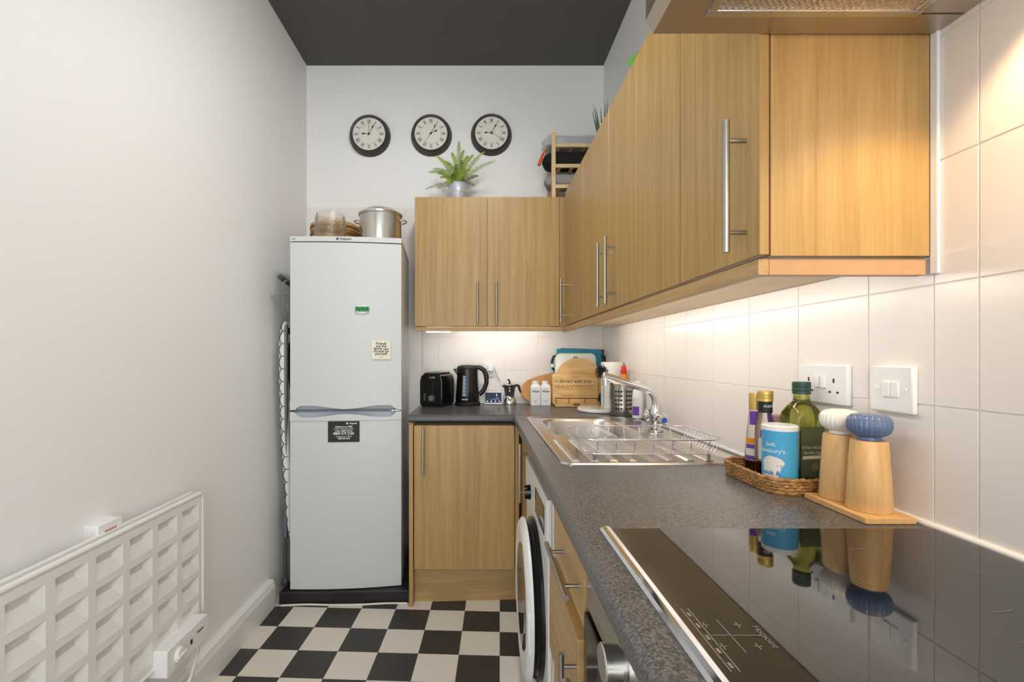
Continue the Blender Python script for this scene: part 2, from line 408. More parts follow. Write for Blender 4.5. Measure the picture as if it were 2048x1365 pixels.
for bx in ((-0.345, XR, YB + 0.0012, YB + 0.007, ZW, 1.366), (-1.05, -0.345, YB + 0.0012, YB + 0.007, 1.40, 2.114)): B().box(*bx).done('grout', 'grout', wb)
tile_span(wr, 0.786, YB, ZW, 1.366, True, YT)
tile_span(wr, YT - 4 * P, 0.786, ZW, ZW + 6 * P, True, YT)
tile_span(wb, -0.345, XR, ZW, 1.366, False, at(1141.5, 700, YB).x)
tile_span(wb, -1.05, -0.345, 1.40, 2.114, False, at(1141.5, 700, YB).x)
sl = B().tube([(XR - 0.002, -0.1, ZW + 0.003), (XR - 0.002, YB - 0.01, ZW + 0.003)], 0.0065, 8).done('trim_1', 'plastic_white')
tag(sl, 'white sealant bead where the charcoal worktop meets the tiled right wall', 'trim', kind='structure')
sl = B().tube([(-0.33, YB - 0.002, ZW + 0.003), (XR - 0.01, YB - 0.002, ZW + 0.003)], 0.005, 8).done('trim_2', 'plastic_white')
tag(sl, 'white sealant bead behind toaster and kettle', 'trim', kind='structure')
sl = B().box(XR - 0.006, XR, 0.774, 0.788, 1.337, 2.09, 0.002).done('trim_3', 'plastic_white')
tag(sl, 'white filler strip beside oak cabinet end panel', 'trim', kind='structure')
x0 = -1.0
bs = B().prism([(x0 - 0.03, 0), (x0 + 0.021, 0), (x0 + 0.021, 0.098), (x0 + 0.017, 0.108), (x0 + 0.014, 0.124), (x0 + 0.006, 0.130), (x0 - 0.03, 0.130)], 'xz', Y0, 2.272).done('baseboard_left', 'gloss_white')
tag(bs, 'white gloss skirting board under the panel heater', 'baseboard', kind='structure')

# ------------------------------------------------------------------ lamps
def spot_bar():
    t = thing('ceiling_spotlight', 'white three-headed spotlight bar on the charcoal ceiling', 'ceiling lamp', (0.05, 1.15, ZC))
    B().box(0.01, 0.09, 0.75, 1.55, ZC - 0.03, ZC, 0.006).done('bar', 'plastic_white', t)
    for y, aim in ((0.85, (-0.15, 1.0, 0)), (1.15, (-0.2, 2.0, 0.0)), (1.45, (-0.75, 2.3, 1.1))):
        c = Vector((0.05, y, ZC - 0.075)); d = (Vector(aim) - c).normalized()
        h = B().cyl((c.x, c.y, ZC - 0.03), c, 0.007).cyl(c - d * 0.04, c + d * 0.05, 0.026, 0.04, 20).done('lamp_head', 'plastic_white', t)
        B().cyl(c + d * 0.0505, c + d * 0.053, 0.034, seg=20).done('lens', 'bulb', h)
        ld = bpy.data.lights.new('spot_lamp', 'SPOT'); ld.energy = 17; ld.spot_size = math.radians(150); ld.spot_blend = 0.8
        ld.shadow_soft_size = 0.08; ld.color = (1.0, 0.975, 0.94)
        lo = bpy.data.objects.new('spot_lamp', ld); COL.objects.link(lo); lo.location = c + d * 0.10
        lo.rotation_euler = d.to_track_quat('-Z', 'Y').to_euler()
spot_bar()

# ------------------------------------------------------------------ worktops
XF = lambda y: 0.150 + 0.006 * y
YJ = Yz(830.5, ZW)                                # joint between the two worktop runs
bowl = (0.275, 0.605, 1.655, 2.145)               # sink bowl opening x0,x1,y0,y1
def worktop_right():
    b = B(); z0 = ZW - 0.038
    def nose(ya, yb, x1):
        pr = [(x1, z0), (0.012, z0), (0.004, z0 + 0.004), (0.0, z0 + 0.012), (0.0, ZW - 0.016), (0.0025, ZW - 0.007), (0.008, ZW - 0.002), (0.016, ZW), (x1, ZW)]
        n = len(pr)
        va = [b.bm.verts.new((XF(ya) + p[0] if p[0] < 0.05 else p[0], ya, p[1])) for p in pr]
        vb = [b.bm.verts.new((XF(yb) + p[0] if p[0] < 0.05 else p[0], yb, p[1])) for p in pr]
        b.bm.faces.new(va); b.bm.faces.new(vb[::-1])
        for i in range(n): b.bm.faces.new([va[i], vb[i], vb[(i + 1) % n], va[(i + 1) % n]])
    nose(-1.0, bowl[2], XR); nose(bowl[2], bowl[3], bowl[0]); nose(bowl[3], YJ - 0.0008, XR)
    b.box(bowl[1], XR, bowl[2], bowl[3], z0, ZW)
    o = b.done('worktop', 'worktop'); tag(o, 'long charcoal worktop holding the sink and the black glass hob', 'worktop')
worktop_right()
z0 = ZW - 0.038
xbl = at(817, 0, YJ).x
o = B().prism([(YB, z0), (YJ + 0.012, z0), (YJ + 0.004, z0 + 0.004), (YJ, z0 + 0.012), (YJ, ZW - 0.014), (YJ + 0.004, ZW - 0.005), (YJ + 0.012, ZW), (YB, ZW)], 'yz', xbl, XR).done('worktop', 'worktop')
tag(o, 'short charcoal worktop holding the toaster, kettle and chopping boards', 'worktop')

# ------------------------------------------------------------------ wall cabinets
XD = 0.466; XC = 0.486; ZT, ZD, ZP = 2.09, 1.368, 1.337
def wall_unit_right(label, y0, y1, doors, endpanel=False, gx=False):
    t = thing('wall_cabinet', label, 'cabinet', (XR - 0.15, (y0 + y1) / 2, ZD))
    B().box(XC, XR - 0.001, y0 + (0.018 if endpanel else 0.0005), y1 - 0.0005, ZD, ZT - 0.002).done('carcass', 'carcass', t)
    if endpanel: B().box(XC, XR - 0.0062, y0, y0 + 0.0175, ZD, ZT, 0.001).done('end_panel', 'oak', t)
    for a, c, hy in doors:
        d = B().box(XD, XC - 0.004, a + 0.0019, c - 0.0019, ZD + 0.002, ZT, 0.0012).done('door', 'oak', t)
        if hy is not None:
            h = bar_handle(d, (XD, hy, 1.497), (0, 0, 1), 0.23, (-1, 0, 0))
    return t
YE = Yx(1857, XR)
ya, yb_, yc, yd, ye = 0.787, Yx(1360, XD), Yx(1217, XD), Yx(1166, XD), 2.575
wall_unit_right('narrow oak wall cabinet with a wide end panel beside the extractor hood', ya, yb_, [(ya - 0.004, yb_, Yx(1452, XD - 0.035))], True)
wall_unit_right('oak wall cabinet with one wide door and a handle at its far edge', yb_, yc, [(yb_, yc, Yx(1210, XD - 0.035))])
wall_unit_right('two-door oak corner wall cabinet above the kitchen roll', yc, ye, [(yc, yd, Yx(1195, XD - 0.035)), (yd, ye - 0.02, Yx(1121.7, XD - 0.035))])
YD = 2.63; xa, xm, xb = at(829, 0, YD).x, at(974, 0, YD).x, at(1119, 0, YD).x
t = thing('wall_cabinet', 'two-door oak wall cabinet carrying the fern, over the kettle', 'cabinet', ((xa + xb) / 2, YB - 0.12, ZD))
B().box(xa, xb, YD + 0.020, YB - 0.001, ZD, ZT - 0.002).done('carcass', 'oak', t)
for a, c, px in ((xa, xm, 955), (xm, xb, 993)):
    d = B().box(a + 0.0012, c - 0.0012, YD, YD + 0.018, ZD + 0.002, ZT, 0.0012).done('door', 'oak', t)
    bar_handle(d, ((px - VX) * (YD - 0.035) / F, YD, 1.497), (0, 0, 1), 0.23, (0, -1, 0))
B().box(xb + 0.001, XC + 0.004, YD + 0.004, YD + 0.022, ZD, ZT, 0.001).done('filler_post', 'oak', t)
B().box(xb, XC, YD + 0.024, YB - 0.001, ZD + 0.001, ZT - 0.004).done('corner_carcass', 'carcass', t)
o = B().box(xa + 0.06, xa + 0.20, YD + 0.03, YD + 0.06, ZD - 0.030, ZD - 0.002, 0.004)
o = o.done('under_cabinet_light', mat('led_strip', rgb(255, 250, 240), 0.4, emit=(1, 0.95, 0.88, 1), es=1.5))
tag(o, 'slim white light strip under the two-door oak cabinet over the toaster', 'light')
M['led'] = mat('led_diffuser', rgb(250, 246, 238), 0.4, emit=(1, 0.93, 0.84, 1), es=1.0)
def strip_light(label, y0, y1, e):                # on the rear face of the pelmet, shining towards the tiles
    xs = XD + 0.0205
    o = B().box(xs, xs + 0.005, y0, y1, ZP + 0.004, ZP + 0.024, 0.001).done('under_cabinet_light', 'led')
    tag(o, label, 'light')
    ld = bpy.data.lights.new('strip_lamp', 'AREA'); ld.shape = 'RECTANGLE'; ld.size = 0.016; ld.size_y = y1 - y0; ld.energy = e; ld.color = (1.0, 0.93, 0.85)
    lo = bpy.data.objects.new('strip_lamp', ld); COL.objects.link(lo); lo.location = (xs + 0.007, (y0 + y1) / 2, ZP + 0.013)
    lo.rotation_euler = (0, -math.radians(62), 0)
o = B().box(-0.14, 0.40, YD + 0.0205, YD + 0.0255, ZP + 0.010, ZP + 0.026, 0.001).done('under_cabinet_light', 'led')
tag(o, 'slim light strip behind the pelmet of the fern-carrying cabinet', 'light')
ld = bpy.data.lights.new('strip_lamp', 'AREA'); ld.shape = 'RECTANGLE'; ld.size = 0.54; ld.size_y = 0.016; ld.energy = 0.75; ld.color = (1.0, 0.93, 0.85)
lo = bpy.data.objects.new('strip_lamp', ld); COL.objects.link(lo); lo.location = (0.13, YD + 0.028, ZP + 0.018); lo.rotation_euler = (math.radians(62), 0, 0)
strip_light('slim light strip behind the pelmet of the narrow oak cabinet above the oil bottle', 0.86, 1.06, 0.30)
strip_light('slim light strip behind the pelmet of the single wide-door oak cabinet', 1.12, 1.68, 0.85)
strip_light('slim light strip behind the pelmet of the two-door corner cabinet above the tap', 1.76, 2.45, 0.95)
# light pelmets
xp = XD + 0.002
o = B().box(xa, xp + 0.0195, YD + 0.002, YD + 0.020, ZP + 0.006, ZD - 0.003, 0.001).done('light_pelmet', 'oak_h')
tag(o, 'oak light pelmet strip along the bottom of the fern-carrying cabinet', 'pelmet')
t = thing('light_pelmet', 'oak light pelmet strip below the long run of wall cabinets', 'pelmet', (xp, 1.7, ZP))
B().box(xp, xp + 0.018, YE - 0.004, YD + 0.001, ZP, ZD - 0.004, 0.001).done('front_strip', 'oak_y', t)
B().box(xp + 0.0185, XR - 0.008, YE - 0.004, YE + 0.014, ZP, ZD - 0.004, 0.001).done('return_strip', mat('oak_trim_red', rgb(192, 152, 112), 0.4, var=0.1, vscale=40), t)

# ------------------------------------------------------------------ extractor hood
ZH = 1.735; hy1 = 0.782; hy0 = 0.19; hx0 = 0.288
t = thing('extractor_hood', 'stainless steel extractor hood beside the oak end panel', 'extractor hood', (0.55, 0.49, ZH))
b = B().prism([(hx0, ZH), (XR - 0.002, ZH), (XR - 0.002, ZH + 0.16), (hx0 + 0.12, ZH + 0.16), (hx0 - 0.012, ZH + 0.055), (hx0 - 0.012, ZH + 0.022)], 'xz', hy0, hy1)
b.done('body', 'hood_steel', t)
fx0, fx1, fy0, fy1 = 0.352, 0.682, 0.26, 0.738
for nm, bb in (('a', (fx0, fx1, fy1 - 0.014, fy1)), ('b', (fx0, fx0 + 0.014, fy0, fy1 - 0.014)), ('c', (fx1 - 0.014, fx1, fy0, fy1 - 0.014)), ('d', (fx0, fx1, fy0 - 0.014, fy0))):
    B().box(*bb, ZH - 0.005, ZH + 0.002, 0.0015).done('filter_frame', 'steel', t)
B().box(fx0 + 0.014, fx1 - 0.014, fy0, fy1 - 0.014, ZH - 0.002, ZH + 0.003).done('grease_filter', 'mesh_filter', t)
B().box(0.69, XR - 0.003, fy1 - 0.003, fy1 - 0.001, ZH - 0.0008, ZH + 0.002).done('panel_seam', 'grey_dk', t)
for ly in (0.33, 0.56):
    B().cyl((0.700, ly, ZH - 0.004), (0.700, ly, ZH + 0.002), 0.024, seg=20).done('lamp_lens', 'bulb_w', t)
    ld = bpy.data.lights.new('hood_lamp', 'SPOT'); ld.energy = 7; ld.spot_size = math.radians(122); ld.spot_blend = 0.5
    ld.shadow_soft_size = 0.02; ld.color = (1.0, 0.68, 0.36)
    lo = bpy.data.objects.new('hood_lamp', ld); COL.objects.link(lo); lo.location = (0.700, ly, ZH - 0.012)

# ------------------------------------------------------------------ base units
XB = 0.205; YF = 2.272
t = thing('base_cabinet', 'oak base cabinet with plinth beside the white fridge freezer', 'cabinet', (-0.05, 2.5, 0))
xe = at(818, 0, 2.262).x
B().box(xe, xe + 0.019, YF - 0.010, YB - 0.02, 0.0, ZW - 0.039, 0.001).done('end_panel', 'oak', t)
B().box(xe + 0.022, XB - 0.002, YF + 0.022, YB - 0.02, 0.182, ZW - 0.039).done('carcass', 'dark_gap', t)
dx0, dx1 = at(828, 0, YF).x, at(1029, 0, YF).x
d = B().box(dx0, dx1, YF, YF + 0.019, at(0, 1140, YF).z, ZW - 0.047, 0.0015).done('door', 'oak', t)
bar_handle(d, (at(846, 0, YF - 0.035).x, YF, at(0, 902, YF).z), (0, 0, 1), 0.235, (0, -1, 0))
B().box(dx1 + 0.003, dx1 + 0.022, YF + 0.004, YF + 0.022, at(0, 1140, YF).z, ZW - 0.04, 0.001).done('filler_post', 'oak', t)
b = B().prism([(xe + 0.02, 2.312), (0.26, 2.338), (0.26, 2.356), (xe + 0.02, 2.330)], 'xy', 0.0, 0.180).done('plinth', 'oak_h', t)
# sink cabinet
t = thing('sink_cabinet', 'oak sink cabinet with slim door next to the washing machine', 'cabinet', (0.45, 2.08, 0))
B().box(XB + 0.02, XR - 0.02, 1.915, 2.25, 0.14, 0.70).done('carcass', 'carcass', t)
d = B().box(XB, XB + 0.019, 1.917, 2.268, 0.155, ZW - 0.045, 0.0015).done('door', 'oak', t)
bar_handle(d, (XB, 1.965, 0.715), (0, 0, 1), 0.245, (-1, 0, 0))
B().box(XB + 0.06, XB + 0.08, 1.915, 2.30, 0.0, 0.138).done('plinth', 'oak_h', t)
# drawer unit
t = thing('drawer_unit', 'oak drawer unit with steel bar handles between washing machine and oven', 'drawers', (0.45, 1.1, 0))
B().box(XB + 0.022, XR - 0.02, 0.915, 1.298, 0.14, ZW - 0.04).done('carcass', 'carcass', t)
d = B().box(XB, XB + 0.019, 0.918, 1.296, 0.668, ZW - 0.045, 0.0015).done('drawer_front', 'oak_y', t)
bar_handle(d, (XB, 1.058, 0.728), (0, 1, 0), 0.27, (-1, 0, 0), gap=0.17)
xo = 0.193
d = B().box(xo, xo + 0.019, 0.918, 1.296, 0.405, 0.648, 0.001).box(xo + 0.019, xo + 0.05, 0.95, 1.26, 0.42, 0.60).done('drawer_front', 'oak_y', t)
B().box(xo - 0.0004, xo + 0.0195, 0.918, 1.296, 0.6475, 0.6495).done('edge_lip', 'oak_lip', d)
bar_handle(d, (xo, 0.935, 0.512), (0, 0, 1), 0.20, (-1, 0, 0), 0.03, gap=0.15)
B().box(XB, XB + 0.019, 0.918, 1.296, 0.15, 0.40, 0.0015).done('drawer_front', 'oak_y', t)
B().box(XB + 0.06, XB + 0.08, 0.915, 1.298, 0.0, 0.138).done('plinth', 'oak_y', t)
# oven
t = thing('oven', 'built-in stainless steel oven with round knobs under the hob', 'oven', (0.45, 0.6, 0.14))
B().box(XB + 0.02, XR - 0.05, 0.31, 0.905, 0.14, ZW - 0.04).done('body', 'grey_dk', t)
B().box(XB + 0.002, XB + 0.02, 0.312, 0.907, 0.72, ZW - 0.042, 0.002).done('control_panel', 'steel', t)
d = B().box(XB - 0.004, XB + 0.02, 0.312, 0.907, 0.16, 0.712, 0.003).done('oven_door', 'black_gloss', t)
B().cyl((XB - 0.045, 0.35, 0.60), (XB - 0.045, 0.87, 0.60), 0.009).cyl((XB - 0.045, 0.38, 0.60), (XB, 0.38, 0.60), 0.006).cyl((XB - 0.045, 0.84, 0.60), (XB, 0.84, 0.60), 0.006).done('door_handle', 'nickel', d)
for ky in (0.66, 0.42):
    k = B().lathe([(0, 0.0), (0.030, 0.0), (0.030, 0.006), (0.021, 0.007), (0.021, 0.011), (0.0255, 0.012), (0.0255, 0.034), (0.024, 0.036), (0.0, 0.036)], (XB + 0.002, ky, 0.772), 32, Matrix.Rotation(-PI / 2, 4, 'Y'))
    k.done('knob', 'steel', t)
B().box(XB + 0.06, XB + 0.08, 0.31, 0.907, 0.0, 0.138).done('plinth', 'oak_y', t)

# ------------------------------------------------------------------ washing machine
xw = 0.192; wy0, wy1 = 1.312, 1.905; wc = (wy0 + wy1) / 2
t = thing('washing_machine', 'white front-loading washing machine with dark glass porthole door', 'washing machine', (0.45, wc, 0))
B().box(xw + 0.012, XR - 0.03, wy0 + 0.003, wy1 - 0.003, 0.01, 0.755, 0.006).box(xw + 0.012, 0.268, wy0 + 0.003, wy1 - 0.003, 0.70, 0.80, 0.004).done('body', 'gloss_white', t)
B().box(xw, xw + 0.012, wy0 + 0.003, wy1 - 0.003, 0.10, 0.662, 0.004).done('front_panel', 'gloss_white', t)
cp = B().box(xw - 0.004, xw + 0.012, wy0 + 0.003, wy1 - 0.003, 0.666, 0.80, 0.004).done('control_panel', 'gloss_white', t)
B().cyl((xw - 0.004, 1.735, 0.703), (xw - 0.026, 1.735, 0.703), 0.027, 0.024, 24).done('dial', 'black_gloss', cp)
B().box(xw - 0.006, xw - 0.003, 1.36, 1.57, 0.686, 0.768, 0.001).done('display', 'wm_glass', cp)
zc = 0.392; KS = Matrix.Diagonal((1.06, 1.06, 1.0, 1)); RY = Matrix.Rotation(-PI / 2, 4, 'Y') @ KS
dr = B().lathe([(0.13, 0.0), (0.238, 0.0), (0.238, 0.012), (0.228, 0.014), (0.215, 0.034), (0.20, 0.034)], (xw, wc, zc), 48, RY).done('door_seal', 'black_gloss', t)
B().lathe([(0.155, 0.046), (0.19, 0.052), (0.222, 0.05), (0.236, 0.040), (0.236, 0.032), (0.205, 0.026), (0.165, 0.030), (0.155, 0.046)], (xw, wc, zc), 56, RY).done('door_ring', 'gloss_white', t)
B().lathe([(0, 0.040), (0.08, 0.043), (0.156, 0.049), (0.156, 0.030), (0, 0.02)], (xw, wc, zc), 48, RY).done('door_glass', 'wm_glass', t)
B().box(xw - 0.05, xw - 0.03, wy0 + 0.055, wy0 + 0.085, zc - 0.06, zc + 0.06, 0.004).done('door_handle', 'plastic_white', t)
B().box(xw + 0.02, xw + 0.03, wy0 + 0.01, wy1 - 0.01, 0.0, 0.098).done('kick_panel', 'gloss_white', t)

# ------------------------------------------------------------------ hob
hx, hX, hY = 0.203, 0.738, Yz(1057, ZW + 0.006); hy = hY - 0.60
t = thing('hob', 'black glass hob with silver front trim set in the worktop', 'hob', (0.47, hY - 0.3, ZW))
B().box(hx + 0.004, hX, hy, hY, ZW, ZW + 0.006, 0.0015).done('glass_top', 'hob', t)
pr = [(hx - 0.006, ZW), (hx - 0.006, ZW + 0.004), (hx - 0.003, ZW + 0.008), (hx + 0.003, ZW + 0.0095), (hx + 0.010, ZW + 0.008), (hx + 0.012, ZW + 0.0062), (hx + 0.012, ZW)]
B().prism(pr, 'xz', hy, hY + 0.001).done('front_trim', 'chrome', t)
zp = ZW + 0.0063
def hp(px, py): y = Yz(py, ZW + 0.006); return ((px - VX) * y / F, y, zp)
def addline(p, q, wd):
    p, q = Vector(p), Vector(q); d = (q - p).normalized(); n = Vector((-d.y, d.x, 0)) * wd
    B().raw([tuple(p + n), tuple(q + n), tuple(q - n), tuple(p - n)], [(0, 1, 2, 3)]).done('touch_mark', 'print_grey', t, recalc=False)
xs1, xs2 = hp(1385, 1248)[0], hp(1400, 1248)[0]
yA, yB2 = hp(1360, 1218)[1], hp(1470, 1345)[1]
addline((xs1, yA, zp), (xs1, yB2, zp), 0.0007); addline((xs2, yA, zp), (xs2, yB2, zp), 0.0007)
for k in range(5):
    yy = yA + (yB2 - yA) * (k + 0.4) / 5; addline(((xs1 + xs2) / 2, yy, zp), ((xs1 + xs2) / 2, yy - 0.008, zp), 0.0016)
cx, cy, _ = hp(1461, 1272)
addline((cx - 0.03, cy, zp), (cx + 0.03, cy, zp), 0.0006); addline((cx, cy + 0.028, zp), (cx, cy - 0.028, zp), 0.0006)
for sx in (-1, 1):
    for sy in (-1, 1):
        a, c = cx + sx * 0.017, cy + sy * 0.018
        addline((a - 0.004, c, zp), (a + 0.004, c, zp), 0.0007); addline((a, c - 0.005, zp), (a, c + 0.005, zp), 0.0007)
for (ccx, ccy, r) in ((0.56, 0.60, 0.085), (0.56, 0.36, 0.105)):
    pts = [(ccx + r * math.cos(2 * PI * i / 40), ccy + r * math.sin(2 * PI * i / 40), zp) for i in range(40)]
    for i in range(0, 40, 10):
        for k in range(2): addline(pts[i + k], pts[i + k + 1], 0.0005)
lx, ly_, _ = hp(1530, 1275)
text('logo', 'Hotpoint', 0.010, (lx, ly_, zp + 0.0002), (0, -1, 0), (1, 0, 0), 'print_grey', t, extr=0.0001)

# ------------------------------------------------------------------ sink
t = thing('sink', 'stainless steel inset sink with ribbed drainer', 'sink', (0.46, 1.72, ZW))
def sink():
    b = B(); N = 7; z = ZW
    ox0, ox1, oy0, oy1 = 0.217, 0.722, Yz(931, ZW), Yz(836, ZW)
    def loop(x0, x1, y0, y1, r, zz): return [b.bm.verts.new((p[0], p[1], zz)) for p in rrect(x0, x1, y0, y1, r, N)]
    bx0, bx1, by0, by1 = bowl
    L = [loop(ox0, ox1, oy0, oy1, 0.030, z + 0.0003), loop(ox0 + 0.002, ox1 - 0.002, oy0 + 0.002, oy1 - 0.002, 0.030, z + 0.005), loop(ox0 + 0.012, ox1 - 0.012, oy0 + 0.012, oy1 - 0.012, 0.028, z + 0.0055),
         loop(ox0 + 0.018, ox1 - 0.018, oy0 + 0.018, oy1 - 0.018, 0.026, z + 0.002),
         loop(bx0 + 0.002, bx1 - 0.002, by0 + 0.002, by1 - 0.002, 0.085, z + 0.002), loop(bx0 + 0.010, bx1 - 0.010, by0 + 0.010, by1 - 0.010, 0.08, z - 0.006),
         loop(bx0 + 0.020, bx1 - 0.020, by0 + 0.020, by1 - 0.020, 0.075, z - 0.12), loop(bx0 + 0.05, bx1 - 0.05, by0 + 0.05, by1 - 0.05, 0.06, z - 0.15)]
    for a, c in zip(L, L[1:]):
        n = len(a)
        for i in range(n): b.bm.faces.new([a[i], a[(i + 1) % n], c[(i + 1) % n], c[i]])
    b.bm.faces.new(L[-1]); b.done('basin', 'steel_b', t, recalc=True)
    for k in range(8):
        x = 0.262 + k * 0.052
        B().prism([(x - 0.011, z + 0.002), (x - 0.006, z + 0.0055), (x + 0.006, z + 0.0055), (x + 0.011, z + 0.002)], 'xz', oy0 + 0.04, 1.60 if x < 0.62 else 1.72).done('drainer_rib', 'steel_b', t)
    c = ((bx0 + bx1) / 2, (by0 + by1) / 2, z - 0.149)
    B().lathe([(0, 0.001), (0.02, 0.001), (0.036, 0.003), (0.042, 0.0)], c, 24).done('waste', 'chrome', t)
sink()
# tap
tx, ty = 0.668, 1.79; z0 = ZW + 0.003
t = thing('mixer_tap', 'chrome mixer tap with raised swivel spout and two knobs', 'tap', (tx, ty, z0))
B().lathe([(0, 0), (0.029, 0), (0.029, 0.006), (0.022, 0.014), (0.020, 0.045), (0.024, 0.06), (0.022, 0.085), (0.016, 0.10), (0, 0.10)], (tx, ty, z0), 24).done('body', 'chrome', t)
B().cyl((tx, ty - 0.055, z0 + 0.052), (tx, ty + 0.055, z0 + 0.052), 0.0165, seg=20).done('crossbar', 'chrome', t)
for sg in (-1, 1):
    k = B().lathe([(0, 0), (0.018, 0), (0.024, 0.008), (0.024, 0.026), (0.019, 0.036), (0, 0.037)], (tx, ty + sg * 0.05, z0 + 0.052), 10, Matrix.Rotation(-sg * PI / 2, 4, 'X')).done('knob', 'chrome', t)
    B().cyl((tx, ty + sg * 0.086, z0 + 0.052), (tx, ty + sg * 0.0885, z0 + 0.052), 0.010, seg=14).done('marker', 'blue_dot' if sg < 0 else 'red', k)
sp = [(tx, ty, z0 + 0.09), (tx, ty, z0 + 0.108)]
for i in range(1, 9):
    a = (PI / 2 - 0.30) * i / 8; sp.append((tx - 0.055 * (1 - math.cos(a)), ty + 0.0, z0 + 0.108 + 0.055 * math.sin(a)))
e = Vector(sp[-1]); dv = Vector((-math.cos(0.30), 0.02, math.sin(0.30)))
sp += [tuple(e + dv * 0.06), tuple(e + dv * 0.11)]
B().tube(sp, 0.0130, 16).done('spout', 'chrome', t)
B().cyl(e + dv * 0.105, e + dv * 0.165, 0.0160, seg=16).cyl(e + dv * 0.155 + Vector((0, 0, 0.006)), e + dv * 0.155 - Vector((0, 0, 0.034)), 0.0150, 0.0135, 16).done('nozzle', 'chrome', t)

# ------------------------------------------------------------------ dish rack
t = thing('dish_rack', 'chrome wire dish rack standing empty on the sink drainer', 'dish rack', (0.46, 1.39, ZW))
rx0, rx1, ry0, ry1 = 0.272, 0.662, 1.262, 1.525; zr, zb = ZW + 0.062, ZW + 0.022
def path(x0, x1, y0, y1, r, z): return [(p[0], p[1], z) for p in rrect(x0, x1, y0, y1, r, 6)]
B().tube(path(rx0, rx1, ry0, ry1, 0.045, zr), 0.0022, 8, True).done('rim', 'chrome_wire', t)
B().tube(path(rx0 + 0.02, rx1 - 0.02, ry0 + 0.014, ry1 - 0.014, 0.03, zb), 0.0018, 8, True).done('base_loop', 'chrome_wire', t)
for i in range(7):
    x = rx0 + 0.045 + i * 0.05
    pts = [(x, ry0, zr), (x, ry0 + 0.001, zr - 0.022), (x, ry0 + 0.014, zb), (x, ry1 - 0.014, zb), (x, ry1 - 0.001, zr - 0.022), (x, ry1, zr)]
    B().tube(pts, 0.0013, 6).done('cross_wire', 'chrome_wire', t)
for i in range(12):
    y = ry0 + 0.03 + i * 0.0185
    pts = [(rx0 + 0.0005, y, zr), (rx0 + 0.006, y, zr - 0.018), (rx0 + 0.022, y, zb), (rx1 - 0.022, y, zb), (rx1 - 0.006, y, zr - 0.018), (rx1 - 0.0005, y, zr)]
    B().tube(pts, 0.0011, 6).done('long_wire', 'chrome_wire', t)
for i in range(11):
    y = ry0 + 0.03 + i * 0.0195
    pts = []
    for k in range(13):
        a = PI * k / 12; pts.append((0.362 - 0.030 * math.cos(a), y, zb + 0.05 * math.sin(a)))
    B().tube(pts, 0.0011, 6).done('plate_hoop', 'chrome_wire', t)
for x in (rx0 + 0.04, rx1 - 0.04):
    for y in (ry0 + 0.016, ry1 - 0.016): B().cyl((x, y, ZW + 0.0055), (x, y, zb), 0.0045, seg=8).done('foot', 'grey', t)

# ------------------------------------------------------------------ fridge freezer
fl_, fr_ = at(580, 0, 2.305), at(803, 0, 2.347)
frz = math.atan2(fr_.y - fl_.y, fr_.x - fl_.x); FW = math.hypot(fr_.x - fl_.x, fr_.y - fl_.y)
fc = (fl_ + fr_) / 2; FZ = 0.061
t = thing('fridge_freezer', 'tall white fridge freezer standing on a black platform', 'fridge freezer', (fc.x, fc.y, FZ), frz)
hw = FW / 2
def fy(x): return -0.016 * (1 - (x / hw) ** 2)
def curved(b, x0, x1, z0, z1, depth, off=0.0, n=14, zt=None, zbm=None):
    ft, bt = [], []
    prof = [x0 + (x1 - x0) * i / n for i in range(n + 1)]
    V = []
    for x in prof:
        yy = fy(x) + off
        zz1 = zt(x) if zt else z1; zz0 = zbm(x) if zbm else z0
        V.append([b.bm.verts.new((x, yy, zz0)), b.bm.verts.new((x, yy, zz1)), b.bm.verts.new((x, depth, zz1)), b.bm.verts.new((x, depth, zz0))])
    for a, c in zip(V, V[1:]):
        for k in range(4): b.bm.faces.new([a[k], c[k], c[(k + 1) % 4], a[(k + 1) % 4]])
    b.bm.faces.new(V[0]); b.bm.faces.new(V[-1][::-1])
    return b
TH = at(0, 473, 2.305).z - FZ
zu = at(0, 484, 2.31).z - FZ; zh1 = at(0, 806, 2.31).z - FZ; zh0 = at(0, 839, 2.31).z - FZ; zm = at(0, 822.5, 2.31).z - FZ
B().box(-hw, hw, 0.062, 0.53, 0.0, TH - 0.03, 0.004).done('cabinet', 'fridge', t, True)
curved(B(), -hw, hw, zu + 0.001, TH, 0.54, -0.002).done('top_cap', 'fridge', t, True)
def bev_door(name, z0, z1):
    b = B(); curved(b, -hw + 0.001, hw - 0.001, z0, z1, 0.055, 0.0)
    es = [e for e in b.bm.edges if e.calc_face_angle(0) > 1.0]
    bmesh.ops.bevel(b.bm, geom=es, offset=0.006, segments=3, profile=0.5, affect='EDGES')
    return b.done(name, 'fridge', t, True)
fd = bev_door('fridge_door', zh1 + 0.004, zu - 0.004)
zd = bev_door('freezer_door', 0.004, zh0)
wave = lambda x: math.cos(2 * PI * x / (FW * 0.86))       # trim edge dips at the middle
def up_edge(x):
    e = max(0.0, 1 - abs(x) / (hw * 0.93)); k = min(1, e * 7); k = k * k * (3 - 2 * k)
    return zm + 0.005 + k * (0.021 - 0.0165 * (0.5 + 0.5 * math.cos(PI * min(1, abs(x) / (hw * 0.62)))))
def lo_edge(x):
    e = max(0.0, 1 - abs(x) / (hw * 0.93)); k = min(1, e * 7); k = k * k * (3 - 2 * k)
    return zm - 0.005 - k * (0.026 - 0.0165 * (0.5 + 0.5 * math.cos(PI * min(1, abs(x) / (hw * 0.62)))))
curved(B(), -hw, hw, 0, zh1 + 0.006, 0.05, -0.004, 40, None, up_edge).done('upper_grip', 'fridge', fd, True)
curved(B(), -hw, hw, zh0 - 0.006, 0, 0.05, -0.004, 40, lo_edge, None).done('lower_grip', 'fridge', zd, True)
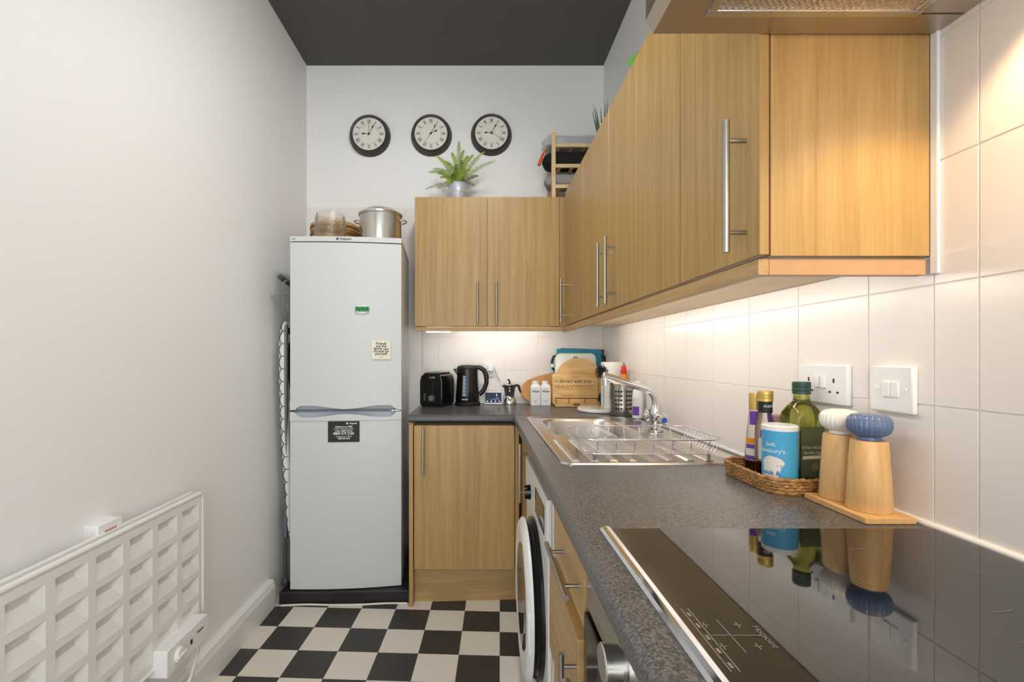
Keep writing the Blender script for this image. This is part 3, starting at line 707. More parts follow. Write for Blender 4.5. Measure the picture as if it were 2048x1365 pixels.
B().box(-hw + 0.02, hw - 0.015, 0.018, 0.056, zh0 - 0.004, zh1 + 0.002).done('handle_recess', 'fridge_in', t, True)
B().box(-hw + 0.02, hw - 0.03, 0.012, 0.02, zm - 0.006, zm + 0.006).done('door_gap', 'grey', t, True)
B().box(hw - 0.055, hw + 0.001, -0.003, 0.02, zm - 0.003, zm + 0.003, 0.001).cyl((hw - 0.022, -0.006, zm), (hw - 0.022, 0.0, zm), 0.004).cyl((hw - 0.042, -0.006, zm), (hw - 0.042, 0.0, zm), 0.004).done('hinge', 'nickel', t, True)
for sx in (-1, 1):
    for y in (0.08, 0.48): B().cyl((sx * (hw - 0.05), y, -0.0), (sx * (hw - 0.05), y, 0.006), 0.02).done('foot', 'black_matt', t, True)
zl = (zu + TH) / 2 + 0.001
text('logo', 'Hotpoint', 0.015, (0.0, fy(0.0) - 0.0024, zl), (1, 0, 0), (0, 0, 1), 'print_black', t, True, bold=0.0003)
B().box(-0.044, -0.034, fy(0) - 0.0035, fy(0) - 0.001, zl - 0.005, zl + 0.005, 0.002).done('logo_mark', 'print_black', t, True)
text('model_print', 'FFA52', 0.008, (-hw + 0.022, fy(-hw + 0.022) - 0.0024, zl - 0.002), (1, 0, 0), (0, 0, 1), 'print_black', t, True)
FM = t.matrix_basis.copy()
def on_fridge(px, py):                            # pixel to fridge-front local x, z
    a = math.tan(frz); X = (px - VX) / F
    Y = (fc.y - 0.012 - a * fc.x) / (1 - a * X); return ((X * Y - fc.x) / math.cos(frz), H - (py - VY) * Y / F - FZ)
def panel_on_fridge(name, label, cat, px0, px1, py0, py1, m, th=0.0012):
    x0, z1 = on_fridge(px0, py0); x1, z0 = on_fridge(px1, py1); xm_ = (x0 + x1) / 2
    yy = min(fy(x0), fy(x1), fy(xm_))
    w0 = FM @ Vector((xm_, yy - 0.0006, (z0 + z1) / 2 + 0))
    tt = thing(name, label, cat, w0, frz + math.atan((fy(x1) - fy(x0)) / (x1 - x0)))
    hx_, hz_ = (x1 - x0) / 2, (z1 - z0) / 2
    pn = B().box(-hx_, hx_, -th, 0.0004, -hz_, hz_, min(0.0005, th / 3)).done('card', m, tt, True)
    return tt, hx_, hz_, th
tt, a, c, th_ = panel_on_fridge('sticker', 'black printed guarantee sticker on the white freezer door', 'sticker', 656, 719, 843, 884, 'print_black')
for s_, sz, xx, zz, bd in (('Hotpoint', 0.010, 0.046, 0.040, 0.0003), ('Activate your FREE', 0.0105, 0, 0.024, 0.0003), ('5 year parts guarantee', 0.0105, 0, 0.0145, 0), ('CALL FREE NOW', 0.011, 0, 0.003, 0.0002), ('0800 519 2103', 0.0165, 0, -0.0095, 0.0004), ('Customers in ROI', 0.010, 0, -0.0235, 0), ('1800 844 347', 0.0105, 0, -0.034, 0.0003)):
    text('print', s_, sz, (xx, -th_ - 0.0002, zz), (1, 0, 0), (0, 0, 1), 'print_white', tt, True, bold=bd, extr=0.0002)
B().box(0.012, 0.02, -th_ - 0.0006, -th_ + 0.0002, 0.036, 0.044, 0.0002).done('logo_mark', 'print_white', tt, True)
tt, a, c, th_ = panel_on_fridge('fridge_magnet', 'square cream magnet with a friendship quote on the fridge door', 'magnet', 743, 781, 681, 719, mat('cream_card', rgb(236, 232, 214), 0.5), 0.003)
for k, s_ in enumerate(('Friends', 'are the', 'family you', 'choose for', 'yourself.')):
    text('print', s_, 0.0175, (0, -th_ - 0.0002, 0.030 - k * 0.0125), (1, 0, 0), (0, 0, 1), 'print_black', tt, True, bold=0.0004, extr=0.0002, shear=0.12)
B().box(-0.009, 0.009, -th_ - 0.0003, -th_ + 0.0002, -0.0355, -0.034).done('print', 'print_black', tt, True)
tt, a, c, th_ = panel_on_fridge('fridge_magnet', 'small green and cream souvenir magnet high on the fridge door', 'magnet', 711, 738, 614, 624, 'magnet_green', 0.008)
B().prism([(-a + 0.004, c), (a - 0.004, c), (a - 0.006, c + 0.006), (0.004, c + 0.009), (0.002, c + 0.015), (-0.003, c + 0.015), (-0.004, c + 0.009), (-a + 0.006, c + 0.005)], 'xz', -0.008, 0.002, 0.0008).done('crest', 'clock_face', tt, True)
B().prism([(-a + 0.002, -c), (a - 0.002, -c), (a - 0.008, -c - 0.007), (0, -c - 0.009), (-a + 0.008, -c - 0.007)], 'xz', -0.007, 0.002, 0.0008).done('base', 'clock_face', tt, True)
for k in range(5): B().ball((-a + 0.008 + k * (2 * a - 0.016) / 4, -0.009, 0.002 * (-1) ** k), (0.004, 0.003, 0.006), 8, 6).done('relief', 'cap_green', tt, True)
# platform and cable
o = B().prism([(-0.965, 2.283), (xe - 0.004, 2.302), (xe - 0.004, 2.86), (-0.965, 2.86)], 'xy', 0.0, FZ - 0.001, 0.004).done('fridge_platform', 'black_paint')
tag(o, 'low black painted platform under the fridge freezer', 'platform')
cp_ = []
for i in range(25):
    s_ = i / 24; cp_.append((-0.95 + s_ * (xe - 0.012 + 0.95), 2.270 + 0.018 * s_ + 0.006 * math.sin(s_ * 9) - 0.004, 0.0055))
o = B().tube(cp_, 0.005, 8).done('cable', 'cable_w'); tag(o, 'thin white cable lying along the foot of the black platform', 'cable')

# things on the fridge
FT = FZ + TH
def lift(x, y): return x, y
pc = at(761, 0, 2.56)
t = thing('stock_pot', 'large stainless steel stock pot with lid on top of the fridge', 'pot', (pc.x, pc.y, FT))
R = 0.112
B().lathe([(0, 0), (R - 0.006, 0), (R, 0.006), (R, 0.165), (R + 0.004, 0.168), (R + 0.004, 0.172), (R - 0.003, 0.172), (R - 0.003, 0.01), (0, 0.008)], (pc.x, pc.y, FT + 0.0005), 40).done('body', 'pot_steel', t)
l = B().lathe([(R + 0.005, 0.172), (R + 0.006, 0.179), (R - 0.006, 0.186), (R - 0.03, 0.203), (0.04, 0.213), (0, 0.215), (0, 0.212), (0.04, 0.210), (R - 0.03, 0.199), (R - 0.006, 0.172)], (pc.x, pc.y, FT + 0.0005), 40).done('lid', 'pot_steel', t)
B().lathe([(0.008, 0.214), (0.009, 0.217), (0.016, 0.219), (0.016, 0.222), (0, 0.223)], (pc.x, pc.y, FT + 0.0005), 16).done('lid_knob', 'steel', l)
for sg in (-1, 1):
    pts = [(pc.x + sg * (R - 0.001 + 0.030 * math.sin(PI * k / 12)), pc.y - 0.035 * math.cos(PI * k / 12), FT + 0.14 + 0.004 * math.sin(PI * k / 12)) for k in range(13)]
    B().tube(pts, 0.0038, 8).done('handle', 'steel', t)
gc = at(661, 0, 2.46)
t = thing('glass_vase', 'wide textured clear glass vase on the fridge beside the stock pot', 'vase', (gc.x, gc.y, FT))
B().lathe([(0, 0), (0.070, 0), (0.078, 0.006), (0.080, 0.06), (0.077, 0.125), (0.072, 0.15), (0.069, 0.15), (0.0735, 0.125), (0.0765, 0.06), (0.074, 0.012), (0, 0.010)], (gc.x, gc.y, FT + 0.0005), 48).done('bowl', 'glass_tex', t)
sc_ = at(671, 0, 2.69)
t = thing('bamboo_steamer', 'round bamboo steamer behind the glass vase on the fridge', 'steamer', (sc_.x, sc_.y, FT))
B().lathe([(0, 0.001), (0.128, 0.001), (0.132, 0.004), (0.132, 0.105), (0.126, 0.11), (0, 0.11)], (sc_.x, sc_.y, FT), 40).done('basket', 'bamboo', t)
B().lathe([(0.135, 0.11), (0.135, 0.15), (0.11, 0.162), (0, 0.168), (0, 0.11), (0.135, 0.11)], (sc_.x, sc_.y, FT + 0.001), 40).done('lid', 'bamboo', t)
for z_ in (0.02, 0.085, 0.122): B().lathe([(0.1325, z_), (0.1375, z_), (0.1375, z_ + 0.014), (0.1325, z_ + 0.014), (0.1325, z_)], (sc_.x, sc_.y, FT), 40).done('band', 'bamboo_band', t)

# ------------------------------------------------------------------ ironing board in the gap
iy = 2.335
t = thing('ironing_board', 'folded ironing board with white hexagon cover between wall and fridge', 'ironing board', (-0.985, 2.5, FZ))
prof = [(1155, 579), (1085, 577), (1040, 572), (960, 565), (860, 559), (760, 556), (690, 556), (655, 559), (643, 566)]
pts = []; rr = []
def edge_x(z):
    P_ = [(at(0, py, iy).z, at(px, 0, iy).x) for py, px in prof if py <= 1085]
    P_.sort()
    if z <= P_[0][0]: return P_[0][1]
    for (za, xa_), (zb_, xb_) in zip(P_, P_[1:]):
        if za <= z <= zb_: return xa_ + (xb_ - xa_) * (z - za) / (zb_ - za)
    return P_[-1][1]
def cover():
    b = B(); n = 48; zA, zB = at(0, 1085, iy).z, at(0, 643, iy).z; rings = []
    for i in range(n + 1):
        s_ = i / n; z = zA + (zB - zA) * s_; x = edge_x(z); q = min(1, min(s_, 1 - s_) * 14) ** 0.5
        wdt = max(0.006, min(0.036 * q + 0.002, -0.931 - x)); ring = []
        for k in range(13):                       # rounded long edge facing the room
            a = PI * k / 12
            ring.append(b.bm.verts.new((x + wdt * 0.5 - wdt * 0.5 * math.cos(a), iy + 0.02 - 0.026 * math.sin(a) * q, z)))
        ring.append(b.bm.verts.new((min(x + wdt, -0.962) - 0.012, iy + 0.34, z))); ring.append(b.bm.verts.new((x - 0.012, iy + 0.34, z)))
        rings.append(ring)
    for a, c in zip(rings, rings[1:]):
        for k in range(15): b.bm.faces.new([a[k], a[(k + 1) % 15], c[(k + 1) % 15], c[k]])
    b.bm.faces.new(rings[0]); b.bm.faces.new(rings[-1][::-1])
    o = b.done('cover', 'board_cover', t)
    # hexagon outlines
    hb = B(); zz = zA + 0.02; hh = 0.034
    def surf(u, z):                               # u along the wrap: -1 wall side .. 0 front .. 1 fridge side
        x = edge_x(z); a = PI * (u + 1) / 2
        hw_ = max(0.004, min(0.036, -0.936 - x)) / 2
        return (x + hw_ - (hw_ + 0.0008) * math.cos(a), iy + 0.0192 - 0.026 * math.sin(a), z)
    k = 0; hh = 0.031
    while zz < zB - 0.035:
        ua, ub = (-0.55, 0.05) if k % 2 == 0 else (0.05, -0.55)
        hb.tube([surf(ua, zz), surf((ua + ub) / 2, zz + hh / 2), surf(ub, zz + hh)], 0.0020, 5)
        if k % 2 == 0: hb.tube([surf(ua, zz), surf(-0.8, zz), surf(-0.99, zz)], 0.0020, 5)
        else: hb.tube([surf(ua, zz), surf(0.3, zz), surf(0.6, zz)], 0.0020, 5)
        zz += hh; k += 1
    hb.done('hexagon_print', 'print_black', o)
cover()
B().box(-0.960, -0.956, iy + 0.03, iy + 0.36, at(0, 1060, iy).z, at(0, 655, iy).z, 0.002).done('steel_mesh_top', 'black_matt', t)
B().box(-0.962, -0.950, iy - 0.004, iy + 0.02, at(0, 1075, iy).z, at(0, 650, iy).z, 0.003).done('hem', 'grey', t)
zi = at(0, 632, iy).z; z2 = at(0, 565, iy).z
B().tube([(-0.952, iy + 0.01, zi), (-0.958, iy - 0.002, zi + 0.01), (-0.966, iy - 0.006, zi + 0.03), (-0.967, iy - 0.006, z2 - 0.01), (-0.958, iy + 0.01, z2 + 0.01), (-0.945, iy + 0.06, z2 + 0.015)], 0.0055, 10).done('iron_rest', 'grey', t)
B().cyl(at(560, 554, iy - 0.004), at(585, 572, iy + 0.09), 0.0135, seg=18).done('end_cap', 'grey_dk', t)
B().box(-0.957, -0.94, iy + 0.01, iy + 0.03, zi + 0.01, z2 - 0.02, 0.003).done('rest_plate', 'grey', t)
for z_ in (zi + 0.045, z2 - 0.05): B().ball((-0.95, iy + 0.009, z_), 0.003, 8, 6).done('rivet', 'chrome', t)
B().tube([(-0.962, iy + 0.012, at(0, 1060, iy).z), (-0.962, iy + 0.01, 0.12), (-0.962, iy + 0.01, FZ + 0.02)], 0.009, 10).done('leg', 'grey_dk', t)
B().ball((-0.962, iy + 0.01, FZ + 0.022), (0.016, 0.016, 0.022), 12, 8).done('foot', 'grey_dk', t)

# ------------------------------------------------------------------ clocks
def clock(label, px, py, hh, mm, ss):
    c = at(px, py, YB + 0.006); yw = YB + 0.006
    t = thing('wall_clock', label, 'clock', (c.x, yw, c.z), 0, 'three matching round clocks')
    RX = Matrix.Rotation(PI / 2, 4, 'X')          # local z -> -Y
    R = 0.126
    B().lathe([(0, 0), (R, 0), (R, 0.006), (R - 0.003, 0.014), (R - 0.012, 0.042), (R - 0.018, 0.047), (R - 0.024, 0.044), (R - 0.027, 0.034), (0, 0.034)], c, 56, RX).done('case', 'clock_case', t)
    yf = yw - 0.0345
    f = B().cyl((c.x, yf, c.z), (c.x, yf - 0.001, c.z), R - 0.0275, seg=56).done('dial', 'clock_face', t)
    yf -= 0.0012
    B().lathe([(0.061, 0), (0.0625, 0), (0.0625, 0.0004), (0.061, 0.0004), (0.061, 0)], (c.x, yf, c.z), 56, RX).done('minute_track', 'clock_line', f)
    num = ['XII', 'I', 'II', 'III', 'IIII', 'V', 'VI', 'VII', 'VIII', 'IX', 'X', 'XI']
    wid = {'I': 0.0052, 'V': 0.0098, 'X': 0.0098}
    for k, s_ in enumerate(num):
        a = 2 * PI * k / 12; nb = B(); hh_ = 0.019
        tot = sum(wid[ch] for ch in s_); x = -tot / 2
        def seg(x0, z0, x1, z1, wd):
            p, q = Vector((x0, 0, z0)), Vector((x1, 0, z1)); d = (q - p).normalized(); n = Vector((-d.z, 0, d.x)) * wd / 2
            nb.raw([tuple(p + n), tuple(q + n), tuple(q - n), tuple(p - n)], [(0, 1, 2, 3)])
        for ch in s_:
            ww = wid[ch]; xc = x + ww / 2
            if ch == 'I': seg(xc, -hh_ / 2, xc, hh_ / 2, 0.0026)
            elif ch == 'V': seg(xc - 0.0038, hh_ / 2, xc, -hh_ / 2, 0.0028); seg(xc + 0.0038, hh_ / 2, xc, -hh_ / 2, 0.0012)
            else: seg(xc - 0.0038, hh_ / 2, xc + 0.0038, -hh_ / 2, 0.0028); seg(xc + 0.0038, hh_ / 2, xc - 0.0038, -hh_ / 2, 0.0012)
            x += ww
        seg(-tot / 2, hh_ / 2, tot / 2, hh_ / 2, 0.0009); seg(-tot / 2, -hh_ / 2, tot / 2, -hh_ / 2, 0.0009)
        rot = Matrix.Rotation(a, 4, 'Y'); T = Matrix.Translation((c.x, yf - 0.0003, c.z)) @ rot @ Matrix.Translation((0, 0, 0.077))
        for v in nb.bm.verts: v.co = T @ v.co
        nb.done('numeral', 'print_black', f, recalc=False)
    def hand(nm, ang, L, tail, wmax, wpos, y, m):
        pts = [(0, -tail), (-0.0012, 0), (-0.001, L * wpos - 0.012), (-wmax, L * wpos), (-0.0007, L * wpos + 0.010), (0, L), (0.0007, L * wpos + 0.010), (wmax, L * wpos), (0.001, L * wpos - 0.012), (0.0012, 0)]
        b = B().prism(pts, 'xz', y, y + 0.0006)
        T = Matrix.Translation((c.x, 0, c.z)) @ Matrix.Rotation(ang, 4, 'Y')
        for v in b.bm.verts: v.co = T @ v.co
        b.done(nm, m, t)
    am = 2 * PI * mm / 60; ah = 2 * PI * (hh / 12 + mm / 720)
    hand('hour_hand', ah, 0.050, 0.018, 0.0052, 0.66, yf - 0.003, 'print_black')
    hand('minute_hand', am, 0.080, 0.020, 0.0048, 0.60, yf - 0.005, 'print_black')
    a = 2 * PI * ss / 60
    b = B().cyl((c.x - 0.012 * math.sin(a), yf - 0.007, c.z - 0.012 * math.cos(a)), (c.x + 0.068 * math.sin(a), yf - 0.007, c.z + 0.068 * math.cos(a)), 0.0007, seg=6).done('second_hand', 'clock_case', t)
    B().cyl((c.x, yf, c.z), (c.x, yf - 0.008, c.z), 0.006, 0.005, 16).done('hub', 'print_black', t)
clock('dark-rimmed round clock above the stock pot showing five past nine', 740.5, 273.5, 9, 5, 0)
clock('dark-rimmed round clock between two others, showing five past two', 863, 272.5, 2, 5, 35.5)
clock('dark-rimmed round clock showing five past nine, beside the wooden rack', 982.5, 271.5, 9, 5, 20)

# ------------------------------------------------------------------ fern
def fern():
    yp = 2.74; c = at(916, 0, yp); zt = ZT
    t = thing('potted_fern', 'green fern in a galvanised pot on top of the oak cabinet', 'plant', (c.x, yp, zt))
    B().lathe([(0, 0), (0.044, 0), (0.046, 0.004), (0.052, 0.05), (0.0545, 0.055), (0.0525, 0.06), (0.058, 0.100), (0.061, 0.104), (0.058, 0.108), (0.055, 0.104), (0.053, 0.09), (0, 0.09)], (c.x, yp, zt + 0.0005), 32).done('pot', 'galv', t)
    B().lathe([(0, 0.097), (0.053, 0.093)], (c.x, yp, zt), 16).done('soil', mat('soil', rgb(52, 40, 30), 0.9), t)
    base = Vector((c.x, yp, zt + 0.097))
    tips = [((918, 283), -0.02, 0.10, 'fern'), ((903, 306), -0.03, 0.09, 'fern'), ((936, 312), 0.02, 0.09, 'fern'), ((948, 310), -0.05, 0.08, 'fern'), ((970, 303), -0.04, 0.06, 'fern'),
            ((993, 322), -0.06, 0.06, 'fern'), ((872, 312), -0.04, 0.07, 'fern'), ((886, 322), -0.08, 0.08, 'fern'), ((856, 345), -0.04, 0.085, 'fern'), ((866, 338), -0.08, 0.075, 'fern'),
            ((850, 379), 0.0, 0.06, 'fern_dry'), ((874, 378), -0.03, 0.06, 'fern_dry'), ((957, 352), 0.04, 0.05, 'fern_dry'), ((890, 366), -0.09, 0.06, 'fern'), ((950, 372), 0.03, 0.05, 'fern_dry'),
            ((925, 320), -0.11, 0.09, 'fern'), ((942, 340), -0.1, 0.07, 'fern'), ((912, 330), -0.12, 0.09, 'fern'), ((900, 345), -0.11, 0.08, 'fern'), ((928, 300), 0.06, 0.09, 'fern'), ((880, 356), -0.06, 0.08, 'fern')]
    for (px, py), dy, lift_, m in tips:
        tip = at(px, py, min(yp + dy, YB - 0.03)); b0 = base + Vector((random.uniform(-0.02, 0.02), random.uniform(-0.02, 0.02), -0.004))
        mid = (b0 + tip) / 2 + Vector(((b0.x - tip.x) * 0.12, 0, lift_ * 0.75)); n = 36; path_ = []
        for i in range(n + 1):
            s_ = i / n; path_.append(b0 * (1 - s_) ** 2 + mid * 2 * s_ * (1 - s_) + tip * s_ * s_)
        b = B().tube(path_, [0.0012 * (1 - 0.7 * i / n) for i in range(n + 1)], 4)
        for i in range(3, n):
            s_ = i / n; p = path_[i]; tg = (path_[i + 1] - path_[i - 1]).normalized()
            view = Vector((0.0, -1, 0.15)); side = tg.cross(view).normalized()
            L = 0.0155 * math.sin(PI * min(1, s_ * 0.93 + 0.07)) ** 0.6 + 0.002
            for sg in (-1, 1):
                d = (side * sg + tg * 0.35 + Vector((random.uniform(-.2, .2), random.uniform(-.35, .35), random.uniform(-.25, .1)))).normalized()
                wv = tg * 0.0020; e_ = p + d * L
                b.raw([tuple(p - wv), tuple(p + d * L * 0.5 - wv * 1.1), tuple(e_), tuple(p + d * L * 0.5 + wv * 1.1), tuple(p + wv)], [(0, 1, 2, 3, 4)])
        b.done('frond', m, t, recalc=False)
fern()

# ------------------------------------------------------------------ rack with bundles on the corner cabinet
def rack():
    yf = 2.665
    a = at(1107, 265, yf); x0 = a.x; ztop = a.z; yk = 2.83
    t = thing('wooden_rack', 'bare pine slatted rack standing on the corner cabinet', 'rack', (x0 + 0.14, 2.74, ZT))
    for y in (yf, yk):
        for x in (x0, x0 + 0.30): B().box(x - 0.011, x + 0.011, y - 0.009, y + 0.009, ZT, ztop if y == yf else ztop - 0.02, 0.001).done('post', 'bare_pine', t)
    zs = [at(0, 291, yf).z, at(0, 332, yf).z, at(0, 373, yf).z]
    for z in zs:
        for y in (yf, yk): B().box(x0 + 0.011, x0 + 0.289, y - 0.007, y + 0.007, z - 0.011, z + 0.009, 0.001).done('rail', 'bare_pine', t)
        for k in range(4): B().box(x0 + 0.03 + k * 0.07, x0 + 0.046 + k * 0.07, yf + 0.008, yk - 0.008, z - 0.006, z + 0.004).done('slat', 'bare_pine', t)
    return x0, zs, yf, yk
x0r, zs, yf, yk = rack()
def lump(name, m, label, cat, x0, x1, y0, y1, z0, z1, e=0.35, amp=0.06, parts=None):
    t = thing(name, label, cat, ((x0 + x1) / 2, (y0 + y1) / 2, z0))
    b = B(); u, v = 28, 14; c = Vector(((x0 + x1) / 2, (y0 + y1) / 2, (z0 + z1) / 2)); h = Vector(((x1 - x0) / 2, (y1 - y0) / 2, (z1 - z0) / 2))
    sg = lambda q: (abs(q) ** e) * (1 if q >= 0 else -1)
    R = []
    ph = [random.uniform(0, 6) for _ in range(4)]
    for i in range(v + 1):
        la = -PI / 2 + PI * i / v; row = []
        for k in range(u):
            lo_ = 2 * PI * k / u
            n = 1 - amp * (0.5 + 0.5 * math.sin(5 * lo_ + ph[0] + 2 * la)) - amp * 0.6 * (0.5 + 0.5 * math.sin(9 * la + 3 * lo_ + ph[1]))
            row.append(b.bm.verts.new((c.x + h.x * sg(math.cos(la)) * sg(math.cos(lo_)) * n, c.y + h.y * sg(math.cos(la)) * sg(math.sin(lo_)) * n, c.z + h.z * sg(math.sin(la)) * (n if la > 0 else 1))))
        R.append(row)
    for p, q in zip(R, R[1:]):
        for k in range(u): b.bm.faces.new([p[k], p[(k + 1) % u], q[(k + 1) % u], q[k]])
    bmesh.ops.remove_doubles(b.bm, verts=b.bm.verts[:], dist=1e-5)
    b.done('bundle', m, t, ang=60)
    return t
zz = zs[1] + 0.012
t = lump('folded_bag', 'black_cloth', 'folded black fabric bag with orange strap on the pine rack', 'bag', x0r - 0.055, x0r + 0.27, yf + 0.012, yk - 0.012, zz, zz + 0.085, 0.45)
s0 = at(1083, 325, yf + 0.05)
B().tube([(x0r - 0.03, yf + 0.06, zz + 0.06), at(1090, 300, yf + 0.06), at(1086, 308, yf + 0.05), at(1082, 318, yf + 0.045), at(1078, 331, yf + 0.045)], [0.004, 0.006, 0.007, 0.009, 0.011], 6).done('strap', 'orange', t)
t = lump('storage_pouch', 'grey_cloth', 'grey fabric pouch on the lowest shelf of the pine rack', 'pouch', x0r - 0.045, x0r + 0.27, yf + 0.012, yk - 0.012, zs[2] + 0.012, zs[2] + 0.085, 0.5)
zz = zs[0] + 0.012
t = lump('wrapped_blanket', 'wrap_in', 'flat grey bundle in clear plastic wrap on top of the pine rack', 'bundle', x0r - 0.03, x0r + 0.285, yf + 0.014, yk - 0.012, zz, zz + 0.050, 0.25, 0.04)
tt = lump('tmp', 'clear_plastic', 'x', 'x', x0r - 0.06, x0r + 0.288, yf + 0.0125, yk - 0.010, zz - 0.0005, zz + 0.062, 0.3, 0.12)
ch = tt.children[0]; ch.name = 'plastic_wrap'
ch.data.transform(Matrix.Translation(Vector(tt.location) - Vector(t.location))); ch.parent = t; bpy.data.objects.remove(tt)

# plants on the long cabinet run
def spiky():
    c = at(1208, 250, 2.42); y = 2.42; z = ZT
    t = thing('potted_aloe', 'spiky grey-green potted plant on the corner wall cabinet', 'plant', (c.x, y, z))
    B().lathe([(0, 0), (0.045, 0), (0.06, 0.11), (0.062, 0.12), (0.056, 0.12), (0.052, 0.105), (0, 0.105)], (c.x, y, z + 0.0005), 24).done('pot', 'terracotta', t)
    base = Vector((c.x, y, z + 0.10))
    for px, py in ((1187, 209), (1184, 221), (1192, 216), (1201, 214), (1210, 205), (1222, 212), (1230, 222), (1190, 240), (1215, 200)):
        tip = at(px, py, y + random.uniform(-0.03, 0.03)); mid = base * 0.45 + tip * 0.55 + Vector((0, 0, 0.012))
        pts_ = [base * (1 - s) ** 2 + mid * 2 * s * (1 - s) + tip * s * s for s in [i / 8 for i in range(9)]]
        B().tube(pts_, [0.006, 0.007, 0.0065, 0.006, 0.005, 0.004, 0.003, 0.002, 0.0005], 5).done('leaf', 'aloe', t)
spiky()
def trailing():
    c = at(1290, 120, 1.76); y = 1.76; x = 0.585; z = ZT
    t = thing('potted_ivy', 'small leafy potted plant peeping over the long oak cabinets', 'plant', (x, y, z))
    B().lathe([(0, 0), (0.04, 0), (0.055, 0.09), (0.057, 0.10), (0.05, 0.10), (0.046, 0.085), (0, 0.085)], (x, y, z + 0.0005), 24).done('pot', 'terracotta', t)
    base = Vector((x, y, z + 0.085))
    for px, py, yy, rr_ in ((1262, 124, 1.76, 0.022), (1270, 113, 1.75, 0.017), (1290, 100, 1.77, 0.02), (1300, 120, 1.74, 0.02), (1280, 108, 1.80, 0.018)):
        tip = at(px, py, yy); lf = B()
        lf.tube([base, (base + tip) / 2 + Vector((0, 0, 0.02)), tip], 0.0015, 5)
        n = 14; ring = []
        for k in range(n):
            a = 2 * PI * k / n; r_ = rr_ * 0.75 * (1 - 0.15 * math.cos(a)) ; ring.append((tip.x + r_ * math.cos(a) * 0.8, tip.y - 0.004 * math.cos(2 * a), tip.z + r_ * math.sin(a)))
        lf.raw(ring + [(tip.x, tip.y - 0.004, tip.z)], [(k, (k + 1) % n, n) for k in range(n)])
        lf.done('leaf', 'leaf', t, recalc=False)
trailing()

# ------------------------------------------------------------------ panel heater
def heater():
    xf = -0.962; y1 = Yx(404, xf); ztop = at(0, 990, y1).z; zbt = 0.278; Ph, Pz = 0.1145, 0.0828; ncol = 10; y0 = y1 - ncol * Ph - 0.03
    t = thing('panel_heater', 'white electric panel heater with rows of wedge-shaped dimples', 'heater', (xf, (y0 + y1) / 2, 0))
    b = B(); d = 0.011
    ys = []; 
    mtop = 0.024; mr = 0.020
    cols = [(y1 - mr - k * Ph - 0.090, y1 - mr - k * Ph) for k in range(ncol)]
    rows = [(ztop - mtop - k * Pz - 0.062, ztop - mtop - k * Pz) for k in range(5)]
    yl = sorted({y0, y1} | {v for c in cols for v in c}); zl_ = sorted({zbt, ztop} | {v for r in rows for v in r})
    V = {}
    def vt(y, z):
        if (y, z) not in V: V[(y, z)] = b.bm.verts.new((xf, y, z))
        return V[(y, z)]
    cs, rs = set(cols), set(rows)
    for ya_, yb2 in zip(yl, yl[1:]):
        for za, zb_ in zip(zl_, zl_[1:]):
            q = [vt(ya_, za), vt(yb2, za), vt(yb2, zb_), vt(ya_, zb_)]
            if (ya_, yb2) in cs and (za, zb_) in rs:
                iy0, iy1, iz0, iz1 = ya_ + 0.006, yb2 - 0.026, za + 0.036, zb_ - 0.013
                r = [b.bm.verts.new((xf - d, yy, z_)) for yy, z_ in ((iy0, iz0), (iy1, iz0), (iy1, iz1), (iy0, iz1))]
                b.bm.faces.new(r)
                for k in range(4): b.bm.faces.new([q[k], q[(k + 1) % 4], r[(k + 1) % 4], r[k]])
            else: b.bm.faces.new(q)
    # returned edges and back
    bk = [b.bm.verts.new((xf - 0.018, y, z)) for y, z in ((y0, zbt), (y1, zbt), (y1, ztop), (y0, ztop))]
    bot = [vt(y, zbt) for y in yl]; top = [vt(y, ztop) for y in yl]; lft = [vt(y0, z) for z in zl_]; rgt = [vt(y1, z) for z in zl_]
    b.bm.faces.new(bot + [bk[1], bk[0]]); b.bm.faces.new(top[::-1] + [bk[3], bk[2]][::1]) if False else b.bm.faces.new(top + [bk[2], bk[3]])
    b.bm.faces.new(lft + [bk[3], bk[0]]); b.bm.faces.new(rgt + [bk[2], bk[1]])
    b.bm.faces.new(bk)
    b.done('dimpled_panel', 'heater', t, ang=12)
    rim = [(xf - 0.004, p[0], p[1]) for p in rrect(y0 - 0.006, y1 + 0.006, zbt - 0.006, ztop + 0.006, 0.02, 5)]
    B().tube(rim, 0.008, 8, True).done('rim', 'heater', t)
    B().prism(rrect(y0 - 0.012, y1 + 0.012, zbt - 0.012, ztop + 0.014, 0.03, 6), 'yz', xf - 0.034, xf - 0.019).done('back_plate', 'heater', t)
    for y in (y0 + 0.15, y1 - 0.2): B().box(xl(0.33) + 0.0003, xf - 0.03, y, y + 0.03, 0.31, 0.33).done('wall_bracket', 'grey', t)
    bx, by0_, by1_, bz0, bz1 = -0.922, 1.397, 1.606, 0.246, 0.327
    c = B().box(xf - 0.03, bx, by0_, by1_, bz0, bz1, 0.003).done('control_box', 'plastic_white', t)
    B().cyl((bx - 0.001, 1.452, 0.285), (bx + 0.010, 1.452, 0.285), 0.023, 0.021, 24).box(bx + 0.009, bx + 0.016, 1.431, 1.473, 0.2815, 0.2885, 0.001).done('dial', 'heater', c)
    B().box(bx - 0.001, bx + 0.002, 1.510, 1.519, 0.279, 0.293, 0.0008).done('neon', 'print_black', c)
    text('maker_print', 'Dimplex', 0.011, (bx + 0.0003, 1.563, 0.297), (0, 1, 0), (0, 0, 1), 'print_black', c)
    return xf, y1
heater()
o = B().tube([(-0.945, 1.588, 0.248), (-0.945, 1.588, 0.21), (-0.945, 1.55, 0.15), (-0.947, 1.46, 0.08), (-0.949, 1.36, 0.04), (-0.95, 1.22, 0.02), (-0.95, 1.05, 0.010)], 0.0055, 8).done('power_cable', 'cable_w')
tag(o, 'cream power cable drooping from the heater control box to the floor', 'cable')
